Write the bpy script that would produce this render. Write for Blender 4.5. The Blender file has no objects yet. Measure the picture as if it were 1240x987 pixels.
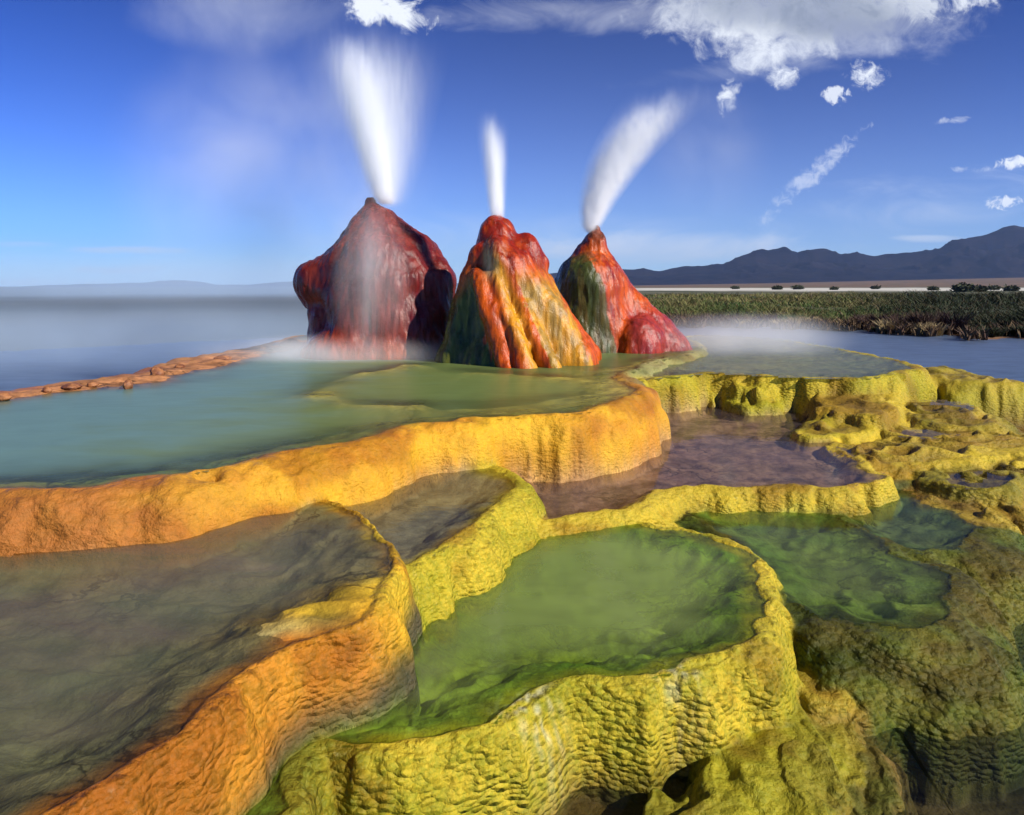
import bpy, math, random
import numpy as np
from mathutils import Vector

R = math.radians
SC = bpy.context.scene
COL = SC.collection
rng = np.random.default_rng(7)
random.seed(7)

# ------------------------------------------------------------------ camera
F, HX, HY, CZ = 885.0, 620.0, 347.0, 1.3      # focal length in photo pixels, horizon, eye height above the top pool
cam_data = bpy.data.cameras.new('camera')
cam_data.sensor_width = 36.0
cam_data.lens = 36.0 * F / 1240.0
cam_data.shift_y = (HY - 493.5) / 1240.0      # view camera with a lowered lens: verticals stay upright
cam_data.clip_start, cam_data.clip_end = 0.05, 60000
cam = bpy.data.objects.new('camera', cam_data)
cam.location = (0, 0, CZ)
cam.rotation_euler = (R(90), 0, 0)
COL.objects.link(cam)
SC.camera = cam

# ------------------------------------------------------------------ light
SUN_AZ, SUN_EL = R(124), R(33)                # azimuth from +Y towards +X: behind the camera, to the right
tosun = Vector((math.sin(SUN_AZ) * math.cos(SUN_EL), math.cos(SUN_AZ) * math.cos(SUN_EL), math.sin(SUN_EL)))
sun_d = bpy.data.lights.new('sun', 'SUN')
sun_d.energy, sun_d.angle, sun_d.color = 5.0, R(0.5), (1.0, 0.93, 0.82)
sun = bpy.data.objects.new('sun', sun_d)
sun.rotation_euler = (-tosun).to_track_quat('-Z', 'Y').to_euler()
COL.objects.link(sun)

SC.view_settings.view_transform = 'Standard'
SC.view_settings.look = 'None'
SC.view_settings.gamma = 1
SC.view_settings.use_curve_mapping = False
SC.view_settings.exposure = 0.48
SC.render.engine = 'CYCLES'
SC.cycles.use_denoising = True
SC.cycles.max_bounces = 24
SC.cycles.transparent_max_bounces = 16
SC.cycles.volume_bounces = 24
SC.cycles.volume_step_rate = 1.0
SC.cycles.caustics_reflective = False
SC.cycles.caustics_refractive = False


# ------------------------------------------------------------------ node maths
class E:
    """A float socket that can be computed with."""
    def __init__(self, nt, s): self.nt, self.s = nt, s
    def _m(self, op, *a, clamp=False):
        n = self.nt.nodes.new('ShaderNodeMath'); n.operation = op; n.use_clamp = clamp
        for i, x in enumerate((self,) + a):
            if isinstance(x, E): self.nt.links.new(x.s, n.inputs[i])
            else: n.inputs[i].default_value = float(x)
        return E(self.nt, n.outputs[0])
    def c(self, v):
        n = self.nt.nodes.new('ShaderNodeValue'); n.outputs[0].default_value = float(v); return E(self.nt, n.outputs[0])
    def __add__(self, o): return self._m('ADD', o)
    __radd__ = __add__
    def __sub__(self, o): return self._m('SUBTRACT', o)
    def __rsub__(self, o): return self.c(o)._m('SUBTRACT', self)
    def __mul__(self, o): return self._m('MULTIPLY', o)
    __rmul__ = __mul__
    def __truediv__(self, o): return self._m('DIVIDE', o)
    def __rtruediv__(self, o): return self.c(o)._m('DIVIDE', self)
    def __pow__(self, o): return self._m('POWER', o)
    def max(self, o): return self._m('MAXIMUM', o)
    def min(self, o): return self._m('MINIMUM', o)
    def exp(self): return self._m('EXPONENT')
    def abs(self): return self._m('ABSOLUTE')
    def clamp(self): return self._m('ADD', 0.0, clamp=True)
    def ss(self, a, b):
        n = self.nt.nodes.new('ShaderNodeMapRange'); n.interpolation_type = 'SMOOTHSTEP'
        self.nt.links.new(self.s, n.inputs[0])
        n.inputs[1].default_value, n.inputs[2].default_value = a, b
        n.inputs[3].default_value, n.inputs[4].default_value = 0, 1
        return E(self.nt, n.outputs[0])


def combine(nt, x, y, z):
    n = nt.nodes.new('ShaderNodeCombineXYZ')
    for i, v in enumerate((x, y, z)):
        if isinstance(v, E): nt.links.new(v.s, n.inputs[i])
        else: n.inputs[i].default_value = v
    return n.outputs[0]


def noise(nt, vec, scale, detail=4, rough=0.55, dist=0.0):
    n = nt.nodes.new('ShaderNodeTexNoise')
    if vec is not None: nt.links.new(vec, n.inputs['Vector'])
    n.inputs['Scale'].default_value = scale
    n.inputs['Detail'].default_value = detail
    n.inputs['Roughness'].default_value = rough
    n.inputs['Distortion'].default_value = dist
    return E(nt, n.outputs[0])


def mixc(nt, f, a, b):
    n = nt.nodes.new('ShaderNodeMix'); n.data_type = 'RGBA'
    for idx, v in ((0, f), (6, a), (7, b)):
        if isinstance(v, E): nt.links.new(v.s, n.inputs[idx])
        elif hasattr(v, 'links'): nt.links.new(v, n.inputs[idx])
        elif isinstance(v, (int, float)): n.inputs[idx].default_value = v
        else: n.inputs[idx].default_value = (*v, 1) if len(v) == 3 else v
    return n.outputs[2]


# ------------------------------------------------------------------ world: clear blue sky with scattered clouds
world = bpy.data.worlds.new('World')
SC.world = world
world.use_nodes = True
wt = world.node_tree
wt.nodes.clear()
w_out = wt.nodes.new('ShaderNodeOutputWorld')
w_bg = wt.nodes.new('ShaderNodeBackground')
w_bg.inputs[1].default_value = 0.072
sky = wt.nodes.new('ShaderNodeTexSky')
sky.sky_type = 'NISHITA'
sky.sun_disc = False
sky.sun_elevation, sky.sun_rotation = SUN_EL, SUN_AZ
sky.altitude, sky.air_density, sky.dust_density, sky.ozone_density = 1200, 1.0, 0.3, 4.0
hs = wt.nodes.new('ShaderNodeHueSaturation')
hs.inputs['Saturation'].default_value = 1.5
hs.inputs['Value'].default_value = 6.6
grade = wt.nodes.new('ShaderNodeMix'); grade.data_type = 'RGBA'; grade.blend_type = 'MULTIPLY'; grade.inputs[0].default_value = 1
grade.inputs[7].default_value = (0.070, 0.127, 0.172, 1)
wt.links.new(sky.outputs[0], grade.inputs[6])
gam = wt.nodes.new('ShaderNodeGamma'); gam.inputs[1].default_value = 2.0
wt.links.new(grade.outputs[2], gam.inputs[0])
wt.links.new(gam.outputs[0], hs.inputs['Color'])
tc = wt.nodes.new('ShaderNodeTexCoord')
sep = wt.nodes.new('ShaderNodeSeparateXYZ')
wt.links.new(tc.outputs['Generated'], sep.inputs[0])
dx, dy, dz = (E(wt, sep.outputs[i]) for i in range(3))
front = dy.ss(0.02, 0.1)
safe = dy.max(0.02)
cx = dx / safe                      # tangent-plane direction: east-west
cy = dz / safe                      # and height
cvec = combine(wt, cx, cy, 0.0)
cstretch = combine(wt, cx, cy * 3.2, 0.3)
n_big = noise(wt, cvec, 7, 6, 0.6, 0.3)
n_fine = (noise(wt, cvec, 22, 8, 0.66, 0.5) - 0.5) * 1.9 + 0.5
n_tiny = (noise(wt, cvec, 60, 6, 0.66, 0.6) - 0.5) * 1.6 + 0.5
n_wisp = noise(wt, cstretch, 5, 7, 0.62, 0.9)


def puff(px, py, rx, ry, lo=0.05, hi=0.55, rot=0.0, nz=None, amp=1.5):
    """cloud cover around a direction, edges broken up by noise"""
    ux, uy = (px - HX) / F, (HY - py) / F
    ex, ey = cx - ux, cy - uy
    ca, sa = math.cos(rot), math.sin(rot)
    a = (ex * ca + ey * sa) * (F / rx)
    b = (ey * ca - ex * sa) * (F / ry)
    r2 = a * a + b * b
    return ((1.0 - r2) + ((nz or n_big) - 0.5) * amp * 2).ss(lo, hi)


cover = None
def add_cov(c, k):
    global cover
    c = c * k
    cover = c if cover is None else cover + (1.0 - cover) * c
add_cov(puff(975, 6, 225, 62, -0.1, 1.3, -0.05, n_big * 0.6 + n_fine * 0.4, 0.9), 0.95)
add_cov(puff(930, 54, 85, 34, -0.1, 1.3, 0, n_fine, 0.9), 0.8)
add_cov(puff(880, 20, 110, 36, -0.1, 1.5, 0, n_fine, 1.0), 0.7)
add_cov(puff(1100, 5, 110, 26, 0.0, 1.0, 0.1, n_fine, 1.3), 0.8)
add_cov(puff(950, 92, 25, 17, 0.0, 1.6, 0, n_tiny, 1.0), 0.95)
add_cov(puff(882, 117, 15, 24, 0.0, 1.6, -0.3, n_tiny, 1.1), 0.92)
add_cov(puff(1050, 91, 26, 18, 0.0, 1.7, 0, n_tiny, 1.5), 0.9)
add_cov(puff(1012, 115, 22, 12, 0.1, 1.0, 0, n_tiny, 1.5), 0.75)
add_cov(puff(470, 14, 62, 24, 0.0, 1.0, -0.2, n_fine, 1.4), 0.9)
add_cov(puff(980, 215, 95, 14, 0.1, 1.4, 0.72, n_tiny * 0.5 + n_wisp * 0.5, 2.4), 0.42)
add_cov(puff(1228, 197, 26, 9, 0.1, 1.1, 0.2, n_tiny, 1.2), 0.9)
add_cov(puff(1220, 245, 34, 9, 0.1, 1.1, 0.1, n_tiny, 1.4), 0.85)
add_cov(puff(1160, 145, 26, 6, 0.1, 1.2, 0.1, n_fine, 1.6), 0.5)
add_cov(puff(1180, 205, 30, 5, 0.2, 1.4, 0.0, n_fine, 1.6), 0.4)
add_cov(puff(1120, 289, 60, 6, 0.0, 1.2, 0.0, n_wisp, 1.4), 0.6)
add_cov(puff(830, 302, 230, 24, -0.1, 1.5, 0.0, n_wisp, 1.6), 0.85)
add_cov(puff(140, 327, 90, 8, 0.1, 1.0, 0.0, n_wisp, 1.8), 0.7)
add_cov(puff(150, 303, 90, 6, 0.1, 1.3, 0.0, n_wisp, 1.8), 0.6)
add_cov(puff(60, 342, 120, 6, 0.1, 1.3, 0.0, n_wisp, 1.6), 0.6)
add_cov(puff(20, 296, 60, 5, 0.1, 1.3, 0.0, n_wisp, 1.6), 0.35)
add_cov(puff(620, 320, 340, 60, -0.4, 2.2, 0.0, n_wisp, 1.3), 0.45)
add_cov(puff(1080, 255, 210, 45, 0.0, 2.4, 0.15, n_wisp, 2.2), 0.35)
add_cov(puff(670, 20, 240, 28, 0.0, 2.0, 0.0, n_wisp, 2.0), 0.35)
add_cov(puff(290, 5, 140, 60, -0.3, 2.4, 0.0, n_big, 1.0), 0.5)
add_cov(puff(1000, 70, 260, 22, 0.1, 2.0, 0.12, n_wisp, 2.2), 0.35)
cover = cover * front
# underside of the large cloud is greyer
under = (puff(985, 12, 200, 46, -0.2, 1.1, -0.05, n_big, 0.7) * (0.55 + 0.7 * n_fine)).clamp()
ccol = mixc(wt, under, (10.5, 11.0, 11.6), (3.3, 3.8, 4.9))
low = cy.ss(0.0, 0.14)
ccol = mixc(wt, low, (5.2, 6.3, 7.6), ccol)
hz_ = (cy.max(0.0) * -7.5).exp() * 0.8
skyc = mixc(wt, hz_, hs.outputs[0], (6.2, 7.7, 9.6))
final = mixc(wt, cover, skyc, ccol)
wt.links.new(final, w_bg.inputs[0])
wt.links.new(w_bg.outputs[0], w_out.inputs[0])


# ------------------------------------------------------------------ helpers
def P(px, py, z):
    """the point of height z seen in the given direction"""
    Y = F * (CZ - z) / (py - HY)
    return ((px - HX) * Y / F, Y)


def Q(px, py, Y):
    return np.array([(px - HX) * Y / F, Y, CZ - (py - HY) * Y / F])


def _hash(ix, iy, iz, seed):
    h = (ix.astype(np.uint32) * np.uint32(374761393) + iy.astype(np.uint32) * np.uint32(668265263)
         + iz.astype(np.uint32) * np.uint32(2147483647) + np.uint32((seed * 1274126177) & 0xffffffff))
    h = (h ^ (h >> np.uint32(13))) * np.uint32(1274126177)
    return ((h ^ (h >> np.uint32(16))) & np.uint32(0xffffff)).astype(np.float32) / np.float32(0xffffff)


def vnoise(x, y, z=None, seed=0):
    """value noise, -1..1"""
    x = np.asarray(x, np.float32); y = np.asarray(y, np.float32)
    z = np.zeros_like(x) if z is None else np.asarray(z, np.float32)
    fx, fy, fz = np.floor(x), np.floor(y), np.floor(z)
    ix, iy, iz = fx.astype(np.int32), fy.astype(np.int32), fz.astype(np.int32)
    tx, ty, tz = x - fx, y - fy, z - fz
    tx = tx * tx * tx * (tx * (tx * 6 - 15) + 10); ty = ty * ty * ty * (ty * (ty * 6 - 15) + 10); tz = tz * tz * (3 - 2 * tz)
    flat = not np.any(tz)
    def pl(k):
        a = _hash(ix, iy, iz + k, seed); b = _hash(ix + 1, iy, iz + k, seed)
        c = _hash(ix, iy + 1, iz + k, seed); d = _hash(ix + 1, iy + 1, iz + k, seed)
        ab = a + (b - a) * tx; cd = c + (d - c) * tx
        return ab + (cd - ab) * ty
    r = pl(0)
    if not flat: r = r + (pl(1) - r) * tz
    return r * 2 - 1


def fbm(x, y, z=None, oct=4, seed=0, gain=0.5):
    s, a, t = 0, 1.0, 0.0
    for i in range(oct):
        k = 2.03 ** i
        s = s + a * vnoise(x * k + 17.3 * i, y * k - 9.1 * i, None if z is None else z * k + 4.7 * i, seed + i)
        t += a; a *= gain
    return s / t


def sstep(a, b, x):
    t = np.clip((x - a) / (b - a), 0, 1)
    return t * t * (3 - 2 * t)


def np_mesh(name, V, faces, mat, normals=None, colors=None, smooth=True, attrs=None):
    """mesh from arrays; faces is (n,3) or (n,4)"""
    me = bpy.data.meshes.new(name)
    V = np.ascontiguousarray(V, np.float32); faces = np.ascontiguousarray(faces, np.int32)
    n, k = faces.shape
    me.vertices.add(len(V)); me.vertices.foreach_set('co', V.ravel())
    me.loops.add(n * k); me.loops.foreach_set('vertex_index', faces.ravel())
    me.polygons.add(n)
    me.polygons.foreach_set('loop_start', np.arange(0, n * k, k, dtype=np.int32))
    me.update(calc_edges=True)
    me.polygons.foreach_set('use_smooth', np.full(n, smooth))
    if colors is not None:
        a = me.color_attributes.new('tint', 'FLOAT_COLOR', 'POINT')
        c4 = np.ones((len(V), 4), np.float32); c4[:, :3] = colors
        a.data.foreach_set('color', c4.ravel())
    for key, val in (attrs or {}).items():
        a = me.attributes.new(key, 'FLOAT', 'POINT'); a.data.foreach_set('value', np.ascontiguousarray(val, np.float32))
    if mat: me.materials.append(mat)
    me.validate(clean_customdata=False)
    if normals is not None:
        me.normals_split_custom_set_from_vertices(np.ascontiguousarray(normals, np.float32))
    return me


def link(name, me, parent=None):
    o = bpy.data.objects.new(name, me); COL.objects.link(o)
    if parent: o.parent = parent
    return o


def tag(o, label=None, cat=None, group=None, kind=None):
    if label: o['label'] = label
    if cat: o['category'] = cat
    if group: o['group'] = group
    if kind: o['kind'] = kind
    return o


def empty(name, loc, label, cat, group=None):
    o = bpy.data.objects.new(name, None); COL.objects.link(o); o.location = loc
    o.empty_display_size = 0.2
    return tag(o, label, cat, group)


def subset(V, Fc, keep, *per_vertex):
    f = Fc[keep]
    used = np.unique(f)
    m = np.full(len(V), -1, np.int32); m[used] = np.arange(len(used), dtype=np.int32)
    return (V[used], m[f]) + tuple(None if a is None else a[used] for a in per_vertex)


# ------------------------------------------------------------------ materials
def new_mat(name):
    m = bpy.data.materials.new(name); m.use_nodes = True
    nt = m.node_tree; nt.nodes.clear()
    out = nt.nodes.new('ShaderNodeOutputMaterial')
    return m, nt, out


def principled(nt, out, color, rough=0.5, spec=0.5, bump=None, bump_dist=0.01, bump_str=1.0):
    b = nt.nodes.new('ShaderNodeBsdfPrincipled')
    if hasattr(color, 'links'): nt.links.new(color, b.inputs['Base Color'])
    else: b.inputs['Base Color'].default_value = (*color, 1)
    if isinstance(rough, E): nt.links.new(rough.s, b.inputs['Roughness'])
    else: b.inputs['Roughness'].default_value = rough
    b.inputs['Specular IOR Level'].default_value = spec
    if bump is not None:
        bn = nt.nodes.new('ShaderNodeBump'); bn.inputs['Distance'].default_value = bump_dist
        bn.inputs['Strength'].default_value = bump_str
        nt.links.new(bump.s, bn.inputs['Height']); nt.links.new(bn.outputs[0], b.inputs['Normal'])
    nt.links.new(b.outputs[0], out.inputs[0])
    return b


def geo_pos(nt):
    g = nt.nodes.new('ShaderNodeNewGeometry'); return g.outputs['Position']


def mapped(nt, vec, s):
    m = nt.nodes.new('ShaderNodeMapping'); nt.links.new(vec, m.inputs[0]); m.inputs['Scale'].default_value = s
    return m.outputs[0]


def tint(nt):
    a = nt.nodes.new('ShaderNodeAttribute'); a.attribute_name = 'tint'; return a.outputs['Color']


def fattr(nt, name):
    a = nt.nodes.new('ShaderNodeAttribute'); a.attribute_name = name; return E(nt, a.outputs['Fac'])


def hsv_mul(nt, col, val):
    """colour times a scalar"""
    n = nt.nodes.new('ShaderNodeMix'); n.data_type = 'RGBA'; n.blend_type = 'MULTIPLY'; n.inputs[0].default_value = 1
    nt.links.new(col, n.inputs[6])
    c = nt.nodes.new('ShaderNodeCombineColor')
    for i in range(3): nt.links.new(val.s, c.inputs[i])
    nt.links.new(c.outputs[0], n.inputs[7])
    return n.outputs[2]


def make_travertine():
    """wet algae-covered travertine, scaly micro-terraces as relief"""
    m, nt, out = new_mat('wet_travertine')
    pos = geo_pos(nt)
    gour = fattr(nt, 'gour')
    wob = nt.nodes.new('ShaderNodeTexNoise'); nt.links.new(pos, wob.inputs['Vector']); wob.inputs['Scale'].default_value = 9; wob.inputs['Detail'].default_value = 3
    wv = nt.nodes.new('ShaderNodeVectorMath'); wv.operation = 'MULTIPLY_ADD'
    nt.links.new(wob.outputs[1], wv.inputs[0]); wv.inputs[1].default_value = (0.035, 0.035, 0.03); nt.links.new(pos, wv.inputs[2])
    sc = mapped(nt, wv.outputs[0], (19, 19, 40))
    vo = nt.nodes.new('ShaderNodeTexVoronoi'); vo.feature = 'F1'; vo.inputs['Scale'].default_value = 1.0
    nt.links.new(sc, vo.inputs['Vector'])
    cell = E(nt, vo.outputs['Distance'])
    grain = noise(nt, pos, 70, 5, 0.6)
    lump = noise(nt, pos, 16, 4, 0.55)
    h = (1.0 - cell) * gour * 1.1 + grain * 0.35 + lump * 0.7
    blot = noise(nt, pos, 5.5, 5, 0.62, 0.4)
    fine = noise(nt, pos, 38, 4, 0.6)
    k = 0.66 + 0.66 * blot + 0.42 * fine
    col = hsv_mul(nt, tint(nt), k)
    spk = (noise(nt, pos, 21, 5, 0.65, 0.3) * 0.6 + noise(nt, pos, 75, 3, 0.6) * 0.4).ss(0.42, 0.60)
    gr = nt.nodes.new('ShaderNodeMix'); gr.data_type = 'RGBA'; gr.blend_type = 'MULTIPLY'; gr.inputs[0].default_value = 1
    nt.links.new(col, gr.inputs[6]); gr.inputs[7].default_value = (0.50, 0.66, 0.7, 1)
    col = mixc(nt, spk * (0.25 + 0.5 * gour), col, gr.outputs[2])
    # pale mineral crust on some ridges
    crust = (noise(nt, pos, 2.3, 3, 0.5) * 0.5 + noise(nt, pos, 30, 3, 0.6) * 0.5).ss(0.60, 0.70) * gour * 0.14
    col = mixc(nt, crust, col, (0.62, 0.58, 0.36))
    rough = 0.34 + 0.35 * noise(nt, pos, 12, 3)
    principled(nt, out, col, rough, 0.16, h, 0.030, 1.0)
    return m


def make_floor():
    m, nt, out = new_mat('algae_pool_floor')
    pos = geo_pos(nt)
    n1 = noise(nt, pos, 3.2, 6, 0.62, 0.15)
    n2 = noise(nt, pos, 13, 5, 0.6, 0.1)
    n3 = noise(nt, pos, 60, 3, 0.6)
    k = (0.5 + 0.7 * n1.ss(0.32, 0.66)) * (0.7 + 0.6 * n2)
    cr = 1.0 - (1.0 - (noise(nt, pos, 2.6, 5, 0.6, 0.15) - 0.5).abs().ss(0.0, 0.035)) * noise(nt, pos, 1.3, 2).ss(0.45, 0.6)
    cr2 = (noise(nt, pos, 6.5, 3, 0.6, 0.1) - 0.5).abs().ss(0.0, 0.05)
    k = k * (0.30 + 0.70 * cr) * (0.80 + 0.20 * cr2)
    col = hsv_mul(nt, tint(nt), k * 1.35)
    principled(nt, out, col, 0.75, 0.15, n2 * 0.7 + n3 * 0.2, 0.03, 0.8)
    return m


def make_water(name, turb, milk_a, milk_b, tintc, rough=0.06, bump=0.002, wscale=3.0, ax=None):
    """thin water surface: clear part shows the floor, suspended minerals scatter the rest, Fresnel reflection on top"""
    m, nt, out = new_mat(name)
    pos = geo_pos(nt)
    n1 = noise(nt, mapped(nt, pos, (1, 2.2, 1)), 0.9, 5, 0.55, 0.6)
    f = n1.ss(0.3, 0.7)
    if ax:
        s = nt.nodes.new('ShaderNodeSeparateXYZ'); nt.links.new(pos, s.inputs[0])
        f = (E(nt, s.outputs[0]) + (n1 - 0.5) * (ax[1] - ax[0]) * 1.1).ss(*ax)
    mc = mixc(nt, f, milk_a, milk_b)
    di = nt.nodes.new('ShaderNodeBsdfDiffuse'); nt.links.new(mc, di.inputs[0])
    tr = nt.nodes.new('ShaderNodeBsdfTransparent'); tr.inputs[0].default_value = (*tintc, 1)
    mx = nt.nodes.new('ShaderNodeMixShader')
    vary = noise(nt, mapped(nt, pos, (1, 1.8, 1)), 1.7, 4, 0.55, 0.8) + 0.5
    mk = 1.0 - (fattr(nt, 'depth').max(0.0) * vary * (-turb)).exp()
    nt.links.new(mk.clamp().s, mx.inputs[0])
    nt.links.new(tr.outputs[0], mx.inputs[1]); nt.links.new(di.outputs[0], mx.inputs[2])
    bn = nt.nodes.new('ShaderNodeBump'); bn.inputs['Distance'].default_value = bump
    nt.links.new(noise(nt, mapped(nt, pos, (1, 2.0, 1)), wscale, 4, 0.5, 0.4).s, bn.inputs['Height'])
    gl = nt.nodes.new('ShaderNodeBsdfGlossy'); gl.inputs['Roughness'].default_value = rough
    nt.links.new(bn.outputs[0], gl.inputs['Normal'])
    fr = nt.nodes.new('ShaderNodeFresnel'); fr.inputs[0].default_value = 1.33
    nt.links.new(bn.outputs[0], fr.inputs['Normal'])
    m2 = nt.nodes.new('ShaderNodeMixShader')
    nt.links.new((E(nt, fr.outputs[0]) * REFL).s, m2.inputs[0]); nt.links.new(mx.outputs[0], m2.inputs[1]); nt.links.new(gl.outputs[0], m2.inputs[2])
    nt.links.new(m2.outputs[0], out.inputs[0])
    return m


REFL = 0.42      # a polarising filter takes off part of the reflection
M_TRAV, M_FLOOR = make_travertine(), make_floor()

# ------------------------------------------------------------------ ground, far plain, hills, mountains
LAKE_Z = -1.12


def lake_far(theta):
    """distance of the lake's far shore for a bearing (tangent of the angle from straight ahead)"""
    t = np.asarray(theta)
    d = np.interp(t, [-1.5, -0.70, -0.28, -0.1, 0.12, 0.30, 0.42, 0.55, 0.70, 1.5], [26, 26.5, 34, 40, 44, 43, 40, 35.5, 33, 30])
    k = 0.15 + 0.85 * sstep(-0.1, 0.15, t)
    return d + k * (1.6 * vnoise(t * 40, t * 0, seed=5) + 0.7 * vnoise(t * 130, t * 0, seed=6))


def build_ground():
    nb, nr = 420, 260
    th = np.linspace(-1.5, 1.5, nb)
    Yr = np.concatenate([np.linspace(-3, 30, 60), 30 * (14000 / 30) ** np.linspace(0.003, 1, nr - 60)])
    T, Y = np.meshgrid(th, Yr)
    X = T * np.maximum(Y, 4.0)
    shore = lake_far(T)
    z = -1.5 + 0.42 * sstep(-0.6, 0.9, Y - shore) + 0.12 * sstep(1, 6, Y - shore)
    z = z + 0.05 * fbm(X * 0.6, Y * 0.6, oct=3, seed=8) * sstep(0, 3, Y - shore)
    fan = sstep(900, 5200, Y) * np.interp(T, [-1.5, 0.1, 0.35, 0.7, 1.5], [0, 4, 24, 62, 80])
    z = z + fan
    V = np.stack([X, Y, z], -1).reshape(-1, 3)
    i = np.arange(nb * nr).reshape(nr, nb)
    Fc = np.stack([i[:-1, :-1], i[:-1, 1:], i[1:, 1:], i[1:, :-1]], -1).reshape(-1, 4)
    m, nt, out = new_mat('desert_plain')
    pos = geo_pos(nt)
    s = nt.nodes.new('ShaderNodeSeparateXYZ'); nt.links.new(pos, s.inputs[0])
    gx, gy = E(nt, s.outputs[0]), E(nt, s.outputs[1])
    n1 = noise(nt, mapped(nt, pos, (0.02, 0.02, 0.02)), 1.0, 6, 0.6)
    n2 = noise(nt, pos, 0.9, 5, 0.6)
    right = (gx / gy.max(1.0)).ss(0.02, 0.2)
    col = mixc(nt, n1.ss(0.35, 0.65), (0.075, 0.085, 0.05), (0.13, 0.12, 0.075))
    lft = mixc(nt, n1.ss(0.35, 0.65), (0.10, 0.13, 0.16), (0.14, 0.165, 0.19))
    col = mixc(nt, right, lft, col)
    alk = ((gy + (n1 - 0.5) * 500).ss(330, 430) - (gy + (n1 - 0.5) * 900).ss(900, 1300)) * right
    col = mixc(nt, alk.clamp() * 0.9, col, (0.60, 0.58, 0.50))
    tan = (gy + (n1 - 0.5) * 900).ss(1000, 1500)
    col = mixc(nt, tan * right, col, mixc(nt, n1.ss(0.4, 0.6), (0.20, 0.12, 0.07), (0.11, 0.09, 0.05)))
    bank = 1.0 - gy.ss(44.0, 52.0)
    col = mixc(nt, bank * right, col, mixc(nt, n2.ss(0.35, 0.65), (0.12, 0.06, 0.035), (0.20, 0.12, 0.07)))
    col = mixc(nt, 1.0 - gy.ss(22.0, 27.0), col, mixc(nt, n2.ss(0.35, 0.65), (0.03, 0.036, 0.008), (0.11, 0.075, 0.025)))
    principled(nt, out, col, 0.9, 0.1, n2, 0.05, 0.6)
    tag(link('ground', np_mesh('ground', V, Fc, m)), kind='structure')

    # lake water: the low sheet all round the terraces
    th = np.linspace(-1.5, 1.5, 160); Yr = np.linspace(-2.5, 1.0, 2)
    rows = []
    for k in np.linspace(0, 1, 40):
        far = lake_far(th) + 1.2
        Yk = -2.0 + (far + 2.0) * k
        rows.append(np.stack([th * np.maximum(Yk, 4.0), Yk, np.full_like(th, LAKE_Z)], -1))
    V = np.concatenate(rows)
    i = np.arange(len(V)).reshape(40, 160)
    Fc = np.stack([i[:-1, :-1], i[:-1, 1:], i[1:, 1:], i[1:, :-1]], -1).reshape(-1, 4)
    dep = 0.004 + 0.5 * sstep(9, 17, V[:, 1])
    m = make_water('lake_water_surface', 2.2, (0.12, 0.19, 0.32), (0.08, 0.13, 0.23), (0.8, 0.85, 0.85), 0.3, 0.01, 1.2)
    tag(link('lake_water', np_mesh('lake_water', V, Fc, m, attrs={'depth': dep})), kind='structure')


def build_range(name, prof, D, depth, amp, colr, zb, seed, ntheta=520, nd=70):
    px = np.array([p[0] for p in prof], float); py = np.array([p[1] for p in prof], float)
    th = np.linspace((px[0] - HX) / F, (px[-1] - HX) / F, ntheta)
    k = np.linspace(-1, 1, nd)
    T, K = np.meshgrid(th, k)
    Y = D + K * depth
    X = T * Y
    hgt = CZ + (HY - np.interp(T, (px - HX) / F, py)) * D / F
    g = 1 - np.abs(vnoise(X / amp * 0.9, Y / amp * 0.9, seed=seed))
    g2 = 1 - np.abs(vnoise(X / amp * 2.3, Y / amp * 2.3, seed=seed + 1))
    g3 = 1 - np.abs(vnoise(X / amp * 6, Y / amp * 6, seed=seed + 2))
    rel = np.clip(1 - np.abs(K) ** 1.15, 0, 1)
    carve = 0.5 * g + 0.32 * g2 + 0.18 * g3
    z = zb + (hgt - zb) * (rel * (0.72 + 0.28 * carve) + 0.0)
    z = np.where(K < 0, zb + (z - zb) * (0.62 + 0.38 * sstep(-0.05, 0.0, K) + 0.42 * (carve - 0.5) * (1 - sstep(-0.3, 0.0, K))), z)
    crest = np.abs(K) < 0.02
    z = np.where(K < -0.97, zb - 30, z)
    V = np.stack([X, Y, z], -1).reshape(-1, 3)
    i = np.arange(ntheta * nd).reshape(nd, ntheta)
    Fc = np.stack([i[:-1, :-1], i[:-1, 1:], i[1:, 1:], i[1:, :-1]], -1).reshape(-1, 4)
    m, nt, out = new_mat(name + '_rock')
    n = noise(nt, mapped(nt, geo_pos(nt), (0.004, 0.004, 0.008)), 1.0, 7, 0.6)
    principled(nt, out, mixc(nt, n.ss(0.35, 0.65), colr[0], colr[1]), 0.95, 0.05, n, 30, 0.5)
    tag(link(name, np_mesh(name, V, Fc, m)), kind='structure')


build_ground()
MOUNT = [(560, 347), (640, 333), (690, 325), (725, 323), (752, 322), (780, 322), (798, 325), (829, 320), (855, 318), (877, 315), (897, 306), (917, 298),
         (929, 300), (948, 297), (966, 302), (990, 299), (1002, 298), (1018, 300), (1038, 297), (1063, 300), (1087, 299), (1115, 298),
         (1143, 287), (1173, 272), (1188, 272), (1216, 263), (1240, 261), (1290, 268), (1340, 285), (1420, 300), (1540, 310)]
build_range('mountains', MOUNT, 5600, 1300, 420, ((0.006, 0.006, 0.012), (0.016, 0.013, 0.017)), 5, 21)  # near-black base colours carry the cloud shadow lying over the range
HILLS = [(-700, 344), (-400, 352), (-150, 350), (0, 353), (60, 350), (120, 349), (170, 348), (210, 345.5), (240, 347), (262, 350), (300, 350), (335, 347), (380, 345),
         (440, 347), (520, 349), (600, 347), (700, 349)]
HILLS = [(a, 345 + (b - 349) * 1.4 - 2.0) for a, b in HILLS]
build_range('hills', HILLS, 7000, 900, 500, ((0.03, 0.03, 0.04), (0.05, 0.05, 0.055)), -20, 31)

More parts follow.
